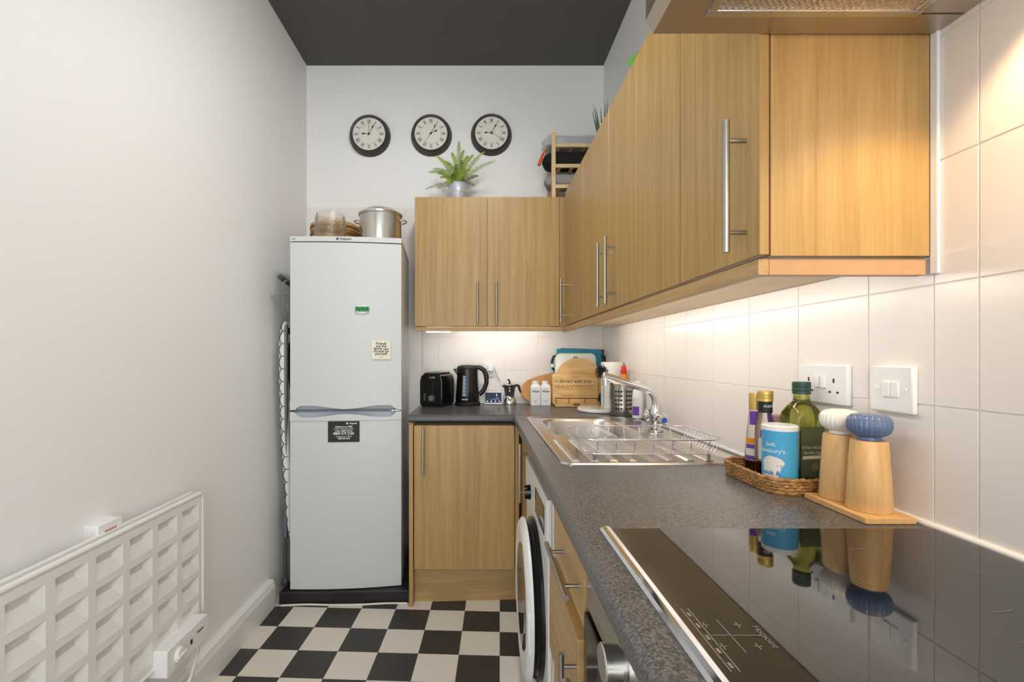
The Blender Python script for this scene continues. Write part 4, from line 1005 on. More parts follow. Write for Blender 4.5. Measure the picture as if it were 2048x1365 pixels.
# spur box behind the heater
c = at(200, 1062, Yx(200, -1.0))
yc_ = Yx(199, -1.02)
t = thing('wall_socket', 'white surface-mounted spur box half hidden behind the panel heater', 'socket', (-1.02, yc_, 0.74))
B().box(xl(0.74) - 0.004, -0.998, yc_ - 0.042, yc_ + 0.042, 0.672, 0.758, 0.003).done('back_box', 'plastic_white', t)
B().box(-0.998, -0.990, yc_ - 0.043, yc_ + 0.043, 0.671, 0.759, 0.003).done('face_plate', 'plastic_white', t)
B().box(-0.990, -0.9885, yc_ - 0.02, yc_ + 0.02, 0.715, 0.74, 0.0004).done('sticker', 'copper', t)

# ------------------------------------------------------------------ socket and switch on the tiles
def socket():
    ya_, yb2 = Yx(1697, XR - 0.008), Yx(1597, XR - 0.008); z1, z0_ = 1.184, 1.099
    t = thing('wall_socket', 'white double plug socket on the tiles above the oil bottle', 'socket', (XR, (ya_ + yb2) / 2, z0_))
    B().box(XR - 0.010, XR, ya_, yb2, z0_, z1, 0.0035).done('face_plate', 'plastic_white', t)
    for cyo in (0.25, 0.75):
        cy_ = yb2 + (ya_ - yb2) * cyo
        out = -1 if cyo < 0.5 else 1
        # earth and pin slots
        B().box(XR - 0.0106, XR - 0.0098, cy_ - 0.002, cy_ + 0.002, z0_ + 0.046, z0_ + 0.055).done('pin_slot', 'print_black', t)
        for s_ in (-1, 1): B().box(XR - 0.0106, XR - 0.0098, cy_ + s_ * 0.011 - 0.003, cy_ + s_ * 0.011 + 0.003, z0_ + 0.024, z0_ + 0.028).done('pin_slot', 'print_black', t)
        sy_ = cy_ + (0.028 if cyo > 0.5 else -0.028)
        B().box(XR - 0.0155, XR - 0.009, sy_ - 0.006, sy_ + 0.006, z0_ + 0.034, z0_ + 0.060, 0.002).done('rocker_switch', 'plastic_white', t)
socket()
def switch():
    ya_, yb2 = Yx(1828, XR - 0.008), Yx(1741, XR - 0.008); z1, z0_ = 1.184, 1.099; cy_ = (ya_ + yb2) / 2
    t = thing('light_switch', 'white double rocker switch on the tiles above the pepper mill', 'switch', (XR, cy_, z0_))
    B().box(XR - 0.010, XR, ya_, yb2, z0_, z1, 0.0035).done('face_plate', 'plastic_white', t)
    for k, s_ in enumerate((-1, 1)):
        B().box(XR - (0.0135 if k else 0.0125), XR - 0.009, cy_ - 0.002 + s_ * 0.0085 - 0.008, cy_ - 0.002 + s_ * 0.0085 + 0.008, z0_ + 0.028, z0_ + 0.056, 0.0012).done('rocker_switch', 'plastic_white', t)
    for s_ in (-1, 1): B().cyl((XR - 0.0098, cy_ + s_ * 0.030, (z0_ + z1) / 2), (XR - 0.0112, cy_ + s_ * 0.030, (z0_ + z1) / 2), 0.0038, seg=14).done('screw_cap', 'plastic_white', t)
switch()
# socket behind the toaster
t = thing('wall_socket', 'white double plug socket on the tiles behind the toaster', 'socket', (-0.25, YB, 1.06))
sx0 = at(858, 0, YB).x
B().box(sx0, sx0 + 0.146, YB - 0.010, YB, 1.045, 1.131, 0.003).done('face_plate', 'plastic_white', t)
for xx in (sx0 + 0.040, sx0 + 0.106):
    B().box(xx - 0.006, xx + 0.006, YB - 0.014, YB - 0.009, 1.095, 1.12, 0.002).done('rocker_switch', 'plastic_white', t)
    pl_ = B().box(xx - 0.024, xx + 0.024, YB - 0.045, YB - 0.011, 1.048, 1.095, 0.008).done('plug', 'black_matt', t)

# ------------------------------------------------------------------ appliances on the short worktop
Z = ZW + 0.0005
def toaster():
    yq = 2.69; c = at(873, 0, yq); rz = -0.30
    t = thing('toaster', 'black two-slice toaster with grey browning dial', 'toaster', (c.x, yq + 0.065, ZW), rz)
    w2, L2, h = 0.068, 0.10, 0.192
    prof = [(-w2 + 0.004, 0.012), (w2 - 0.004, 0.012), (w2, 0.02), (w2, h - 0.045), (w2 - 0.008, h - 0.016), (w2 - 0.03, h), (-w2 + 0.03, h), (-w2 + 0.008, h - 0.016), (-w2, h - 0.045), (-w2, 0.02)]
    b = B().prism(prof, 'xz', -L2, L2, 0.006).done('body', 'black_gloss', t, True)
    B().box(-w2 + 0.008, w2 - 0.008, -L2 + 0.01, L2 - 0.01, 0.0, 0.014, 0.003).done('base', 'black_matt', t, True)
    B().box(-w2 + 0.02, w2 - 0.02, -L2 + 0.012, L2 - 0.012, h - 0.001, h + 0.004, 0.002).done('top_plate', 'nickel', t, True)
    for s_ in (-1, 1): B().box(s_ * 0.02 - 0.012, s_ * 0.02 + 0.012, -L2 + 0.028, L2 - 0.03, h + 0.0035, h + 0.0046).done('slot', 'print_black', t, True)
    B().box(-0.005, 0.03, -L2 - 0.02, -L2 - 0.001, h - 0.030, h - 0.018, 0.004).done('lever', 'nickel', t, True)
    B().box(0.008, 0.016, -L2 - 0.0008, -L2, 0.07, h - 0.035).done('lever_slot', 'print_black', t, True)
    B().lathe([(0, 0), (0.016, 0), (0.014, 0.011), (0, 0.012)], (0.005, -L2, 0.05), 24, Matrix.Rotation(PI / 2, 4, 'X')).done('dial', 'grey', t, True)
    for k in range(9):
        a = math.radians(-130 + 260 * k / 8); B().box(-0.0007, 0.0007, -L2 - 0.0006, -L2, 0.0185, 0.0225, mtx=Matrix.Translation((0.005, 0, 0.05)) @ Matrix.Rotation(a, 4, 'Y')).done('dial_mark', 'print_white', t, True)
    for k in range(4): B().box(-0.044, -0.030, -L2 - 0.001, -L2, 0.038 + k * 0.011, 0.043 + k * 0.011, 0.0003).done('button', 'grey', t, True)
    B().tube([(-w2 + 0.002, L2 - 0.03, 0.03), (-w2 - 0.02, L2 - 0.04, 0.02), (-w2 - 0.045, L2 - 0.05, 0.006), (-w2 - 0.05, L2 - 0.02, 0.004), (-w2 - 0.03, L2 - 0.0, 0.03)], 0.003, 6).done('cord', 'black_matt', t, True)
toaster()
def kettle():
    yq = 2.785; c = at(935, 0, yq); x = c.x
    t = thing('kettle', 'tall black jug kettle with water gauge beside the toaster', 'kettle', (x, yq, ZW))
    B().lathe([(0, 0), (0.074, 0), (0.076, 0.004), (0.075, 0.018), (0.07, 0.022), (0, 0.022)], (x, yq, Z), 36).done('base', 'black_matt', t)
    B().lathe([(0, 0.0225), (0.070, 0.0225), (0.072, 0.03), (0.067, 0.10), (0.063, 0.17), (0.062, 0.212), (0, 0.212)], (x, yq, Z), 40, sx=0.98).done('body', 'black_gloss', t)
    B().lathe([(0.0625, 0.212), (0.063, 0.218), (0.056, 0.229), (0.03, 0.236), (0, 0.237), (0, 0.212), (0.0625, 0.212)], (x, yq, Z), 36).done('lid', 'black_matt', t)
    B().prism([(x - 0.085, Z + 0.214), (x - 0.055, Z + 0.214), (x - 0.055, Z + 0.165)], 'xz', yq - 0.018, yq + 0.018, 0.004).done('spout', 'black_gloss', t)
    pts = [(x + 0.04, yq, Z + 0.222), (x + 0.07, yq, Z + 0.222), (x + 0.098, yq, Z + 0.205), (x + 0.112, yq, Z + 0.17), (x + 0.112, yq, Z + 0.13), (x + 0.100, yq, Z + 0.095), (x + 0.082, yq, Z + 0.072), (x + 0.068, yq, Z + 0.062)]
    B().tube(pts, [0.013, 0.014, 0.0145, 0.014, 0.0135, 0.013, 0.0135, 0.015], 12).done('handle', 'black_gloss', t)
    def front(xx, z): 
        return yq - math.sqrt(max(0.0, (0.0665 if z < 0.15 else 0.063) ** 2 - xx * xx)) - 0.0015
    wx = -0.018
    g = B()
    for k in range(8):
        pass
    rr = [(0.0722 - (z_ - 0.03) * 0.072, z_) for z_ in (0.055, 0.08, 0.11, 0.14, 0.165, 0.185)]
    n = 5; V = []
    for r_, z_ in rr:
        V.append([(x + (r_ + 0.0008) * math.sin(-0.42 + 0.30 * k / n), yq - (r_ + 0.0008) * math.cos(-0.42 + 0.30 * k / n), Z + z_) for k in range(n + 1)])
    vs = [p for row in V for p in row]; fs = [(r_ * (n + 1) + k, r_ * (n + 1) + k + 1, (r_ + 1) * (n + 1) + k + 1, (r_ + 1) * (n + 1) + k) for r_ in range(len(V) - 1) for k in range(n)]
    gp = B().raw(vs, fs).done('water_gauge', mat('gauge_window', rgb(128, 142, 156), 0.2), t, recalc=False)
    for k in range(6):
        z_ = 0.065 + k * 0.021; r_ = 0.0722 - (z_ - 0.03) * 0.072 + 0.0014; a = -0.27
        B().ball((x + r_ * math.sin(a), yq - r_ * math.cos(a), Z + z_), (0.004, 0.001, 0.003), 8, 6).done('gauge_mark', 'print_white', gp)
    text('maker_print', 'KRUPS', 0.012, (0, 0, 0), (1, 0, 0), (0, 0, 1), 'print_white', t, bold=0.0003,
         warp=lambda u, v, w_: Vector((x + (0.0728 + w_) * math.sin(-0.2 + u / 0.072), yq - (0.0728 + w_) * math.cos(-0.2 + u / 0.072), Z + 0.038 + v)))
kettle()
def charger():
    x = at(985, 0, YB).x; z = at(0, 738, YB).z
    t = thing('charger', 'white phone charger and looped lead on the tiles behind the kettle', 'charger', (x, YB, z))
    B().box(x - 0.055, x + 0.005, YB - 0.010, YB, z - 0.05, z + 0.03, 0.003).done('socket_plate', 'plastic_white', t)
    B().box(x - 0.030, x + 0.004, YB - 0.040, YB - 0.010, z - 0.015, z + 0.028, 0.005).done('plug', 'plastic_white', t)
    B().tube([(x - 0.01, YB - 0.035, z + 0.02), (x + 0.014, YB - 0.03, z + 0.005), (x + 0.028, YB - 0.02, z - 0.04), (x + 0.05, YB - 0.012, z - 0.075), (x + 0.036, YB - 0.010, z - 0.06), (x + 0.02, YB - 0.012, z - 0.02), (x + 0.004, YB - 0.03, z + 0.002)], 0.003, 6).done('lead', 'plastic_white', t)
charger()
def display():
    yq = 2.80; x0_, x1_ = at(968.5, 0, yq).x, at(1005, 0, yq).x; h = 0.079; x = (x0_ + x1_) / 2; hw_ = (x1_ - x0_) / 2
    t = thing('smart_display', 'small white-framed weather display between kettle and moka pot', 'display', (x, yq, ZW))
    T = Matrix.Translation((x, yq, Z)) @ Matrix.Rotation(-0.28, 4, 'X')
    B().box(-hw_, hw_, 0, 0.012, 0.003, h, 0.003, mtx=T).done('frame', 'plastic_white', t)
    s = B().box(-hw_ + 0.005, hw_ - 0.005, -0.0012, 0.001, 0.012, h - 0.006, mtx=T).done('screen', 'screen', t)
    for k in range(4):
        B().ball(T @ Vector((-hw_ + 0.018 + k * 0.024, -0.0015, 0.020)), (0.005, 0.0008, 0.004), 8, 6).done('icon', 'screen_ui', s)
    B().box(0.018, 0.022, -0.0018, -0.001, 0.05, 0.066, mtx=T).done('icon', 'screen_ui', s)
    B().prism([(-hw_ + 0.02, 0.03), (hw_ - 0.02, 0.03), (hw_ - 0.022, 0.044), (0.005, 0.036)], 'xz', -0.0016, -0.001).done('icon', mat('display_graph', rgb(110, 128, 160), 0.3), s)
    s2 = s.children[-1]; s2.data.transform(Matrix.Translation(-Vector(t.location))  if False else Matrix.Identity(4))
    s2.data.transform(Matrix.Translation(Vector(t.location))); s2.data.transform(T); s2.data.transform(Matrix.Translation(-Vector(t.location)))
    B().box(-hw_ + 0.01, hw_ - 0.01, 0.012, 0.040, 0.0, 0.02, 0.003).done('stand', 'plastic_white', t, True)
display()
def moka():
    yq = 2.815; x = at(1019, 0, yq).x
    t = thing('moka_pot', 'small moka pot with dark top and polished rounded boiler', 'coffee pot', (x, yq, ZW))
    B().lathe([(0, 0), (0.040, 0), (0.041, 0.004), (0.041, 0.012), (0.038, 0.028), (0.030, 0.045), (0.025, 0.052), (0, 0.052)], (x, yq, Z), 32).done('boiler', 'chrome', t)
    B().lathe([(0, 0.0525), (0.028, 0.0525), (0.029, 0.058), (0.027, 0.062), (0.031, 0.08), (0.036, 0.112), (0.038, 0.116), (0, 0.116)], (x, yq, Z), 8).done('upper_chamber', 'moka', t)
    B().prism([(x - 0.05, Z + 0.114), (x - 0.03, Z + 0.114), (x - 0.029, Z + 0.092)], 'xz', yq - 0.008, yq + 0.008, 0.002).done('spout', 'moka', t)
    l = B().lathe([(0.038, 0.1162), (0.036, 0.119), (0.012, 0.124), (0, 0.125), (0, 0.1162), (0.038, 0.1162)], (x, yq, Z), 8).done('lid', 'nickel', t)
    B().tube([(x - 0.001, yq, Z + 0.123), (x + 0.002, yq, Z + 0.134), (x - 0.002, yq, Z + 0.144), (x - 0.012, yq, Z + 0.149)], [0.006, 0.005, 0.006, 0.004], 8).done('lid_knob', 'black_matt', l)
    B().tube([(x + 0.03, yq, Z + 0.110), (x + 0.045, yq, Z + 0.115), (x + 0.056, yq, Z + 0.11), (x + 0.060, yq, Z + 0.09), (x + 0.067, yq, Z + 0.07)], [0.007, 0.008, 0.008, 0.007, 0.005], 8).done('handle', 'black_matt', t)
    B().ball((x - 0.001, yq - 0.0332, Z + 0.10), (0.004, 0.002, 0.005), 8, 6).box(x - 0.004, x + 0.002, yq - 0.033, yq - 0.028, Z + 0.076, Z + 0.09, 0.001).done('emblem', 'print_white', t)
moka()
def leaning(name, label, cat, pts, yfoot, lean, th, m, bev=0.0015):
    """flat board given by photo outline pixels at depth yfoot, leaning back about its lowest edge"""
    P3 = [at(px, py, yfoot) for px, py in pts]; zmin = min(p.z for p in P3); cx_ = sum(p.x for p in P3) / len(P3)
    t = thing(name, label, cat, (cx_, yfoot, Z))
    b = B().prism([(p.x - cx_, p.z - zmin) for p in P3], 'xz', 0, th, bev)
    R_ = Matrix.Rotation(-lean, 4, 'X')
    for v in b.bm.verts: v.co = R_ @ v.co
    o = b.done('board', m, t, True)
    return t, o, R_, cx_, zmin
t, o, *_ = leaning('serving_board', 'rounded acacia serving board leaning behind the white cartons', 'board', [(1112, 742), (1098, 745), (1075, 750), (1056, 758), (1045, 768), (1041, 779), (1043, 789), (1050, 797), (1062, 803), (1080, 805), (1112, 806)], 2.845, 0.10, 0.014, 'acacia', 0.004)
for k, (px, lab) in enumerate(((1070.5, 'white screw-top carton beside the moka pot'), (1090.5, 'white screw-top carton touching the recipe stand'))):
    yq = 2.775; c = at(px, 0, yq); x = c.x; w2 = 0.0285
    t = thing('drink_carton', lab, 'carton', (x, yq, ZW), 0, 'two white drink cartons')
    B().box(-w2, w2, -w2, w2, 0.0005, 0.108, 0.002).done('body', 'plastic_white', t, True)
    B().raw([(-w2, -w2, 0.1075), (w2, -w2, 0.1075), (w2, w2, 0.1075), (-w2, w2, 0.1075), (-0.018, -0.018, 0.124), (0.018, -0.018, 0.124), (0.018, 0.018, 0.124), (-0.018, 0.018, 0.124)],
            [(0, 1, 5, 4), (1, 2, 6, 5), (2, 3, 7, 6), (3, 0, 4, 7), (4, 5, 6, 7)]).done('shoulder', 'plastic_white', t, True)
    B().cyl((0, 0, 0.124), (0, 0, 0.143), 0.019, 0.0185, 20).done('cap', 'plastic_white', t, True)
    text('print', 'Water', 0.017, (0, -w2 - 0.0003, 0.083), (1, 0, 0), (0, 0, 1), 'print_black', t, True, bold=0.0004, extr=0.0002)
    text('print', 'The', 0.008, (0, -w2 - 0.0003, 0.094), (1, 0, 0), (0, 0, 1), 'grey', t, True, extr=0.0002)
    text('print', 'drink more\nwater', 0.006, (0, -w2 - 0.0003, 0.026), (1, 0, 0), (0, 0, 1), 'grey', t, True, extr=0.0002)
# chopping boards and recipe stand (from the wall forwards)
def rr_px(x0_, x1_, y0_, y1_, r):
    return [(p[0], p[1]) for p in rrect(x0_, x1_, y0_, y1_, r, 4)]
leaning('chopping_board', 'slate grey chopping board at the very back of the leaning boards', 'board', [(1122, 694), (1210, 697), (1210, 806), (1122, 806)], 2.846, 0.045, 0.005, 'slate')
leaning('chopping_board', 'teal plastic chopping board leaning behind the white one', 'board', [(1114, 697), (1204, 698), (1206, 808), (1114, 808)], 2.834, 0.045, 0.006, 'teal')
t, o, R_, cx_, zmin = leaning('serving_tray', 'dark oval tray with looped handles behind the recipe stand', 'tray', [(1109, 742)] + [(1158 + 49 * math.cos(a), 770 + 38 * math.sin(a)) for a in [PI * k / 10 for k in range(11)]] + [(1207, 742), (1190, 736), (1126, 736)], 2.822, 0.045, 0.006, 'slate')
for sg, pxs in ((-1, ((1111, 744), (1105, 736), (1104, 724), (1107, 714), (1114, 710))), (1, ((1205, 744), (1211, 736), (1212, 722), (1209, 714), (1203, 710)))):
    pts = [at(px, py, 2.824) for px, py in pxs]
    hdl = B().tube(pts, [0.006, 0.008, 0.008, 0.007, 0.005], 8).done('handle', 'black_matt', t)
    B().cyl(at(pxs[1][0], 735, 2.824), at(pxs[2][0], 728, 2.824), 0.0095, seg=12).done('handle_band', 'plastic_white', hdl)
t, o, R_, cx_, zmin = leaning('chopping_board', 'pale mint-edged chopping board with green hanging hole', 'board', rr_px(1112, 1192, 706, 808, 8), 2.796, 0.045, 0.007, 'mint')
for k, (px, py, r) in enumerate(((1151.5, 716, 0.014),)):
    c = at(px, py, 2.796); cc = R_ @ Vector((c.x - cx_, -0.0002, c.z - zmin))
    B().lathe([(0.009, 0), (0.0145, 0), (0.0145, 0.002), (0.009, 0.002), (0.009, 0)], cc, 20, Matrix.Rotation(PI / 2, 4, 'X')).done('hole_ring', 'green_pl', t, True)
edge = [R_ @ Vector((at(px, py, 2.796).x - cx_, 0.0035, at(px, py, 2.796).z - zmin)) for px, py in ((1111.5, 806), (1111.5, 716), (1114, 709), (1120, 705.5), (1184, 705.5), (1190, 709), (1192.5, 716), (1192.5, 760))]
B().tube(edge, 0.004, 6).done('edge_trim', mat('mint_edge', rgb(170, 226, 186), 0.4), t, True)
leaning('chopping_board', 'round pale wooden board leaning behind the recipe stand', 'board', [(1158.5 + 48.5 * math.cos(a), 762.5 + 47.5 * math.sin(a)) for a in [2 * PI * k / 40 for k in range(40)]], 2.768, 0.06, 0.012, 'light_board', 0.003)
def recipe_stand():
    yq = 2.715; x0_, x1_ = at(1106, 0, yq).x, at(1197, 0, yq).x; cx_ = (x0_ + x1_) / 2; hw_ = (x1_ - x0_) / 2; hgt = 0.185
    t = thing('recipe_stand', 'wooden recipe stand lettered served with love', 'stand', (cx_, yq, ZW))
    R_ = Matrix.Rotation(-0.16, 4, 'X'); T = Matrix.Translation((0, 0, 0.004)) @ R_
    b = B().prism(rrect(-hw_, hw_, 0.006, hgt, 0.008, 4), 'xz', 0, 0.012, 0.0015)
    for v in b.bm.verts: v.co = T @ v.co
    b.done('back_panel', 'stand_wood', t, True)
    B().box(-hw_ + 0.004, hw_ - 0.004, -0.040, 0.006, 0.010, 0.020, 0.002).box(-hw_ + 0.004, hw_ - 0.004, -0.046, -0.040, 0.002, 0.032, 0.002).done('ledge', 'stand_wood', t, True)
    B().box(-0.022, 0.014, -0.0468, -0.0462, 0.008, 0.022).done('ledge_slot', 'bamboo_band', t, True)
    B().cyl((-hw_ + 0.006, -0.048, 0.050), (hw_ - 0.006, -0.048, 0.050), 0.0022, seg=8).done('rail', 'black_matt', t, True)
    for xx in (-hw_ + 0.012, -0.045, 0.045, hw_ - 0.012):
        B().tube([(xx, -0.048, 0.050), (xx - 0.006, -0.05, 0.040), (xx, -0.046, 0.026), (xx, -0.043, 0.012)], 0.0018, 6).done('page_hook', 'black_matt', t, True)
    for xx in (-hw_ + 0.02, 0.0, hw_ - 0.02): B().cyl((xx, -0.038, 0.0), (xx, -0.036, 0.011), 0.007, seg=10).done('foot', 'black_matt', t, True)
    Rr = R_ @ Vector((1, 0, 0)); U = R_ @ Vector((0, 0, 1))
    text('lettering', '~ Served with love ~', 0.030, T @ Vector((0, -0.0006, 0.140)), Rr, U, 'print_black', t, True, shear=0.35, squeeze=0.92, extr=0.0003)
    b = B()
    for k in range(30):
        xx = -hw_ + 0.022 + k * (2 * hw_ - 0.044) / 29; zz_ = 0.112 + 0.004 * (k % 3 - 1)
        b.box(xx - 0.0018, xx + 0.0018, -0.0008, 0, zz_ - 0.004, zz_ + 0.003, mtx=T)
    b.done('ornament_row', mat('burnt_print', rgb(120, 84, 50), 0.6), t, True)
recipe_stand()
# marble board, kitchen roll
mc = (at(1200, 0, 2.47).x - 0.0, 2.47)
t = thing('marble_board', 'round white marble board beside the recipe stand', 'board', (mc[0], mc[1], ZW))
B().lathe([(0, 0), (0.112, 0), (0.118, 0.004), (0.118, 0.014), (0.114, 0.018), (0, 0.018)], (mc[0], mc[1], Z), 48).done('disc', 'marble', t)
kx, ky = at(1231, 0, 2.475).x, 2.475
kx = min(kx, XR - 0.060)
t = thing('kitchen_roll', 'white kitchen paper roll standing on the marble board', 'kitchen roll', (kx, ky, Z + 0.018))
B().lathe([(0.02, 0), (0.055, 0), (0.056, 0.003), (0.056, 0.235), (0.055, 0.238), (0.02, 0.238), (0.02, 0)], (kx, ky, Z + 0.0185), 36).done('paper', 'paper', t)
B().box(kx - 0.058, kx - 0.0565, ky - 0.035, ky + 0.0, Z + 0.02, Z + 0.255).done('loose_sheet', 'paper', t)
# cutlery holder with sponge and brush
hxx, hyy = 0.693, 2.298
t = thing('utensil_holder', 'perforated stainless steel utensil holder by the sink', 'holder', (hxx, hyy, ZW))
B().lathe([(0, 0.002), (0.055, 0.002), (0.057, 0.006), (0.057, 0.15), (0.0575, 0.152), (0.0552, 0.152), (0.0552, 0.007), (0, 0.007)], (hxx, hyy, Z), 40).done('cup', 'steel', t)
for r_ in range(5):
    for a in (-0.75, -0.52, -0.29, 0.15, 0.38, 0.61):
        d = Vector((math.sin(a), -math.cos(a), 0)); p = Vector((hxx, hyy, Z + 0.036 + r_ * 0.0205)) + d * 0.0568
        B().cyl(p, p + d * 0.0006, 0.0052, seg=10).done('hole', 'print_black', t)
o = B().box(hxx - 0.045, hxx + 0.01, hyy - 0.03, hyy - 0.005, Z + 0.085, Z + 0.166, 0.004).done('sponge', 'yellow')
tag(o, 'yellow sponge cloth sticking out of the steel utensil holder', 'sponge')
bh = at(1203, 745, 2.26); hb0 = Vector((hxx - 0.02, hyy + 0.015, Z + 0.012))
t = thing('dish_brush', 'dish brush with dark bristle head leaning in the utensil holder', 'brush', hb0)
top = Vector((hxx - 0.044, hyy + 0.012, Z + 0.155))
B().tube([hb0, top, (top + bh) / 2 + Vector((0, 0, 0.008)), bh], 0.004, 8).done('handle', 'black_matt', t)
hd = B().ball(bh, 0.010, 12, 8).done('head', 'grey_dk', t)
bb = B()
for i in range(260):
    u = random.uniform(-1, 1); a = random.uniform(0, 2 * PI); q = math.sqrt(1 - u * u)
    d = Vector((q * math.cos(a), q * math.sin(a), u))
    if d.dot(Vector((0.6, 0, -0.4))) > 0.55: continue
    bb.tube([bh + d * 0.006, bh + d * (0.033 + random.uniform(-0.002, 0.002))], 0.0009, 4)
bb.done('bristles', 'bristle', hd)
# bottles by the sink
bx_, by_ = 0.729, 2.38
t = thing('washing_up_bottle', 'clear washing-up liquid bottle with red cap behind the utensil holder', 'bottle', (bx_, by_, ZW))
B().lathe([(0, 0), (0.024, 0), (0.026, 0.005), (0.026, 0.12), (0.023, 0.16), (0.012, 0.195), (0.011, 0.20), (0, 0.20)], (bx_, by_, Z), 24).done('bottle', 'glass', t)
B().lathe([(0, 0.002), (0.0235, 0.002), (0.0245, 0.01), (0.0245, 0.08), (0, 0.08)], (bx_, by_, Z), 20).done('liquid', 'clear_liquid', t)
B().lathe([(0.0125, 0.178), (0.019, 0.172), (0.016, 0.19), (0.0125, 0.198), (0.0125, 0.178)], (bx_, by_, Z), 20).done('neck_label', 'orange_lab', t)
B().lathe([(0, 0.2005), (0.015, 0.2005), (0.0155, 0.218), (0.012, 0.222), (0.012, 0.232), (0.010, 0.238), (0, 0.238)], (bx_, by_, Z), 20).done('cap', 'red', t)
bx_, by_ = 0.7225, 2.15
t = thing('spray_bottle', 'frosted white bottle with purple label behind the sink bowl', 'bottle', (bx_, by_, ZW + 0.006))
B().lathe([(0, 0), (0.022, 0), (0.024, 0.004), (0.0245, 0.10), (0.020, 0.125), (0.012, 0.14), (0.012, 0.15), (0, 0.15)], (bx_, by_, ZW + 0.0062), 24).done('bottle', mat('frosted_plastic', rgb(236, 238, 240), 0.3, alpha=1.0), t)
B().lathe([(0, 0.1502), (0.013, 0.1502), (0.013, 0.165), (0.010, 0.168), (0, 0.168)], (bx_, by_, ZW + 0.0062), 16).done('cap', 'plastic_white', t)
def wrap(cx_, cy_, r_, a0, a1, z0_, z1_, name, m, parent, n=8):
    vs = []; 
    for k in range(n + 1):
        a = a0 + (a1 - a0) * k / n
        vs += [(cx_ + r_ * math.sin(a), cy_ - r_ * math.cos(a), z0_), (cx_ + r_ * math.sin(a), cy_ - r_ * math.cos(a), z1_)]
    return B().raw(vs, [(2 * k, 2 * k + 2, 2 * k + 3, 2 * k + 1) for k in range(n)]).done(name, m, parent, recalc=False)
wrap(bx_, by_, 0.0252, -1.4, -0.1, ZW + 0.02, ZW + 0.06, 'label', 'purple', t)
wrap(bx_, by_, 0.0252, -1.4, -0.1, ZW + 0.0605, ZW + 0.10, 'label', 'label_white', t)

# ------------------------------------------------------------------ tray with bottles
TX0, TX1, TY0, TY1 = 0.592, 0.7615, 0.958, 1.190
t = thing('wicker_tray', 'small woven straw tray holding the oil and vinegar bottles', 'tray', ((TX0 + TX1) / 2, (TY0 + TY1) / 2, ZW))
B().prism(rrect(TX0 + 0.008, TX1 - 0.012, TY0 + 0.008, TY1 - 0.008, 0.045, 6), 'xy', Z, Z + 0.006, 0.001).done('base', 'wicker', t)
for k in range(5):
    g = -0.001 * k; pts = []
    base_p = rrect(TX0 + 0.010 + g, TX1 - 0.010 - (0 if True else 0), TY0 + 0.010 + g, TY1 - 0.010, 0.047, 8)
    # resample for a bumpy weave
    full = []
    for a, c in zip(base_p, base_p[1:] + base_p[:1]):
        d = math.hypot(c[0] - a[0], c[1] - a[1]); m_ = max(1, int(d / 0.004))
        for q in range(m_): full.append((a[0] + (c[0] - a[0]) * q / m_, a[1] + (c[1] - a[1]) * q / m_))
    rad = [0.0042 + 0.0011 * math.sin(q * 1.9 + k * 2.0) for q in range(len(full))]
    B().tube([(p[0], p[1], Z + 0.0045 + k * 0.0066 + 0.0008 * math.sin(q * 0.9 + k)) for q, p in enumerate(full)], rad, 7, True).done('coil', 'wicker', t)
TB = Z + 0.0062
def bottle(name, label, x, y, prof, m, cap, capm, fill=None, fillm=None, seg=28):
    t = thing(name, label, 'bottle', (x, y, TB))
    B().lathe(prof, (x, y, TB), seg).done('glass', m, t)
    if fill: B().lathe(fill, (x, y, TB), seg).done('contents', fillm, t)
    B().lathe(cap, (x, y, TB), seg).done('cap', capm, t)
    return t
# slim gold-capped bottle
x, y = 0.668, 1.142
t = bottle('vinegar_bottle', 'slim vinegar bottle with plain gold cap and purple label', x, y, [(0, 0), (0.021, 0), (0.0225, 0.004), (0.0225, 0.05), (0.017, 0.11), (0.0135, 0.15), (0.0125, 0.168), (0, 0.168)], 'glass',
           [(0.0128, 0.150), (0.0142, 0.150), (0.0145, 0.188), (0.013, 0.191), (0, 0.191), (0, 0.169), (0.0128, 0.169), (0.0128, 0.150)], 'gold', [(0, 0.001), (0.020, 0.001), (0.0215, 0.005), (0.0212, 0.03), (0, 0.03)], 'vinegar')
wrap(x, y, 0.0172, -1.3, 1.0, TB + 0.115, TB + 0.148, 'neck_label', 'purple', t)
for za, zb_, m in ((0.032, 0.042, 'purple'), (0.043, 0.058, 'label_white'), (0.059, 0.069, 'purple'), (0.070, 0.084, 'orange_lab')):
    wrap(x, y, 0.0230, -1.5, 1.0, TB + za, TB + zb_, 'label', m, t)
# balsamic bottle
x, y = 0.660, 1.089
t = bottle('balsamic_bottle', 'round-shouldered bottle with ridged gold lid and black neck label', x, y, [(0, 0), (0.021, 0), (0.022, 0.004), (0.022, 0.09), (0.021, 0.115), (0.015, 0.142), (0.0135, 0.150), (0.0135, 0.182), (0, 0.182)], 'glass',
           [(0.0138, 0.176), (0.0165, 0.176), (0.0165, 0.180), (0.0158, 0.182), (0.0165, 0.184), (0.0158, 0.187), (0.0165, 0.190), (0.0165, 0.198), (0.0155, 0.200), (0, 0.200), (0, 0.183), (0.0138, 0.183), (0.0138, 0.176)], 'gold', [(0, 0.001), (0.0203, 0.001), (0.021, 0.005), (0.021, 0.040), (0, 0.040)], 'vinegar')
B().lathe([(0.0140, 0.150), (0.0146, 0.150), (0.0146, 0.1755), (0.0140, 0.1755), (0.0140, 0.150)], (x, y, TB), 24).done('neck_label', 'print_black', t)
wrap(x, y, 0.0226, -1.2, 1.2, TB + 0.045, TB + 0.092, 'label', 'label_white', t)
wrap(x, y, 0.0222, -1.0, 0.5, TB + 0.094, TB + 0.112, 'label', 'purple', t)
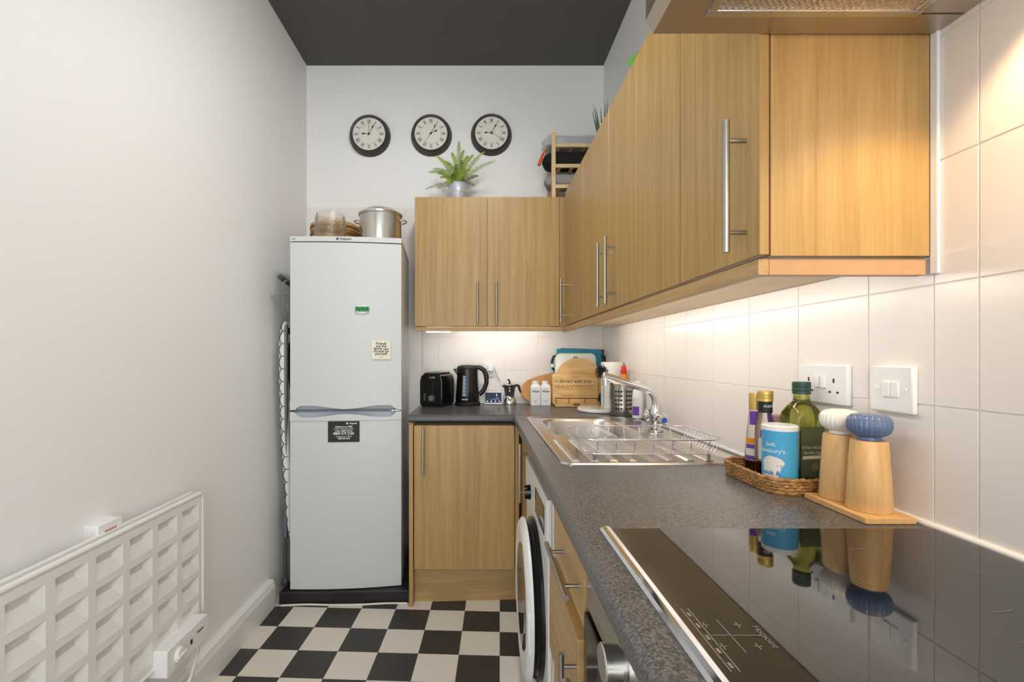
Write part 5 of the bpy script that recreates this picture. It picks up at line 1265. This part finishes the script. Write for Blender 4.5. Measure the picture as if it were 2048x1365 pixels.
text('print', 'ACETO', 0.007, (0, 0, 0), (1, 0, 0), (0, 0, 1), 'print_white', t, warp=lambda u, v, w_: Vector((x + (0.0148 + w_) * math.sin(u / 0.0146), y - (0.0148 + w_) * math.cos(u / 0.0146), TB + 0.165 + v)), extr=0.0001)
# salt tub
x, y = 0.6450, 1.0135; R_s = 0.0335
t = thing('salt_tub', 'light blue cardboard cooking salt tub with white lid', 'salt tub', (x, y, TB))
B().lathe([(0, 0), (R_s, 0), (R_s, 0.127), (0, 0.127)], (x, y, TB), 36).done('tube', 'salt_blue', t)
B().lathe([(R_s + 0.0006, 0.122), (R_s + 0.0008, 0.131), (R_s - 0.002, 0.1335), (0, 0.1335), (0, 0.1272), (R_s + 0.0003, 0.1272), (R_s + 0.0006, 0.122)], (x, y, TB), 36).done('lid', 'plastic_white', t)
# label turned a little to the left of the camera
va = math.atan2(x, y)                               # direction to the camera
a0 = -va - 0.52
cyl = lambda off: (lambda u, v, w_: Vector((x + (R_s + off + w_) * math.sin(a0 + u / R_s), y - (R_s + off + w_) * math.cos(a0 + u / R_s), TB + v)))
def wv(f, dz): return lambda u, v, w_: f(u, v + dz, w_)
text('print', 'Just', 0.013, (0, 0, 0), (1, 0, 0), (0, 0, 1), 'print_white', t, warp=wv(cyl(0.0004), 0.094), extr=0.0001)
text('print', "Sainsbury's", 0.0125, (0, 0, 0), (1, 0, 0), (0, 0, 1), 'print_white', t, warp=wv(cyl(0.0004), 0.080), extr=0.0001)
out = [(-0.006, 0.0), (-0.020, 0.0), (0.006, 0.0)]
sh = B()                                            # white salt-shaker silhouette
rows_ = [(0.000, -0.014, 0.010), (0.010, -0.0155, 0.012), (0.020, -0.017, 0.0145), (0.030, -0.0185, 0.017), (0.036, -0.017, 0.0185), (0.043, -0.017, 0.020), (0.050, -0.019, 0.026), (0.054, -0.018, 0.0265), (0.060, -0.014, 0.022), (0.064, -0.008, 0.012), (0.066, -0.003, 0.002)]
vs = []; n_ = 6
f_ = cyl(0.0003)
for z_, l_, r_ in rows_:
    for k in range(n_ + 1): vs.append(tuple(f_(l_ + (r_ - l_) * k / n_, z_ + 0.003, 0)))
sh.raw(vs, [(r_ * (n_ + 1) + k, r_ * (n_ + 1) + k + 1, (r_ + 1) * (n_ + 1) + k + 1, (r_ + 1) * (n_ + 1) + k) for r_ in range(len(rows_) - 1) for k in range(n_)])
sh.done('shaker_print', 'label_white', t, recalc=False)
text('print', 'cook &', 0.0125, (0, 0, 0), (1, 0, 0), (0, 0, 1), 'salt_text', t, warp=wv(cyl(0.0007), 0.034), extr=0.0001, bold=0.0003)
text('print', 'season', 0.0125, (0, 0, 0), (1, 0, 0), (0, 0, 1), 'salt_text', t, warp=wv(cyl(0.0007), 0.022), extr=0.0001, bold=0.0003)
# olive oil
x, y = 0.7138, 1.046
t = thing('olive_oil_bottle', 'square green glass olive oil bottle with dark green cap', 'bottle', (x, y, TB))
def sq_loft(rows, n=5):
    b = B(); L = []
    for z_, hwid, r_ in rows: L.append([b.bm.verts.new((x + p[0], y + p[1], TB + z_)) for p in rrect(-hwid, hwid, -hwid, hwid, min(r_, hwid * 0.999), n)])
    for a, c in zip(L, L[1:]):
        for i in range(len(a)): b.bm.faces.new([a[i], a[(i + 1) % len(a)], c[(i + 1) % len(a)], c[i]])
    b.bm.faces.new(L[0][::-1]); b.bm.faces.new(L[-1]); return b
sq_loft([(0.0, 0.030, 0.010), (0.003, 0.0325, 0.010), (0.140, 0.0325, 0.010), (0.155, 0.0315, 0.016), (0.168, 0.026, 0.02), (0.179, 0.018, 0.018), (0.186, 0.0155, 0.0155), (0.202, 0.0152, 0.0152)]).done('glass', 'green_glass', t)
sq_loft([(0.002, 0.029, 0.009), (0.004, 0.0315, 0.009), (0.118, 0.0315, 0.009), (0.119, 0.0314, 0.009)]).done('oil', 'oil', t)
B().lathe([(0.0160, 0.196), (0.0178, 0.196), (0.0178, 0.200), (0.0172, 0.202), (0.0180, 0.204), (0.0180, 0.208), (0.0173, 0.210), (0.0180, 0.212), (0.0180, 0.220), (0.0170, 0.223), (0, 0.223), (0, 0.203), (0.0160, 0.203), (0.0160, 0.196)], (x, y, TB), 28).done('cap', 'cap_green', t)
lb = B().box(x - 0.024, x + 0.024, y - 0.0336, y - 0.0331, TB + 0.018, TB + 0.128).done('label', 'label_olive', t)
text('print', 'EXTRA VIRGIN', 0.0078, (x, y - 0.0338, TB + 0.083), (1, 0, 0), (0, 0, 1), 'print_cream', lb, extr=0.0001, squeeze=0.85)
text('print', 'OLIVE OIL', 0.0085, (x, y - 0.0338, TB + 0.072), (1, 0, 0), (0, 0, 1), 'print_cream', lb, extr=0.0001)
B().prism([(x - 0.020, TB + 0.058), (x + 0.020, TB + 0.060), (x + 0.017, TB + 0.064), (x + 0.020, TB + 0.067), (x - 0.020, TB + 0.065)], 'xz', y - 0.0341, y - 0.0337).done('ribbon_print', 'print_cream', lb)
B().prism([(x + 0.006 + 0.007 * math.cos(2 * PI * k / 14), TB + 0.042 + 0.009 * math.sin(2 * PI * k / 14)) for k in range(14)], 'xz', y - 0.0341, y - 0.0337).done('emblem_print', mat('bronze_print', rgb(140, 118, 70), 0.5), lb)
x, y = 0.7225, 1.128
t = thing('spice_jar', 'small glass jar with pinkish wooden lid behind the oil bottle', 'jar', (x, y, TB))
B().lathe([(0, 0), (0.021, 0), (0.0225, 0.004), (0.0225, 0.118), (0, 0.118)], (x, y, TB), 24).done('glass', mat('peach_contents', rgb(216, 182, 160), 0.3), t)
B().lathe([(0, 0.1185), (0.0235, 0.1185), (0.0235, 0.138), (0.022, 0.140), (0, 0.140)], (x, y, TB), 24).done('lid', mat('pink_lid', rgb(206, 176, 162), 0.5), t)

# ------------------------------------------------------------------ mills
mx = 0.7000
o = B().box(0.655, 0.742, Yz(1047, ZW + 0.003), 0.9525, Z, Z + 0.011, 0.0015).done('mill_board', 'beech_y')
tag(o, 'narrow pale beech board carrying the two mills', 'board')
ZM = Z + 0.0113
def mill(label, y, m):
    t = thing('mill', label, 'mill', (mx, y, ZM), 0, 'pair of salt and pepper mills')
    B().lathe([(0, 0), (0.0335, 0), (0.0345, 0.002), (0.0315, 0.06), (0.0275, 0.122), (0.0265, 0.124), (0, 0.124)], (mx, y, ZM), 40).done('body', 'beech', t)
    wob = lambda a, z: 1 + (0.022 * math.sin(a * 28) if 0.133 < z < 0.168 else 0)
    B().lathe([(0, 0.1245), (0.018, 0.1245), (0.0175, 0.130), (0.024, 0.1335), (0.0300, 0.1385), (0.0330, 0.1465), (0.0330, 0.156), (0.0305, 0.164), (0.025, 0.1695), (0.012, 0.172), (0, 0.1725)], (mx, y, ZM), 168, wob=wob).done('grinder_knob', m, t)
mill('beech mill with white ribbed ceramic top beside the straw tray', 0.916, 'ceramic_w')
mill('beech mill with blue ribbed ceramic top on the narrow beech board', 0.848, 'ceramic_b')
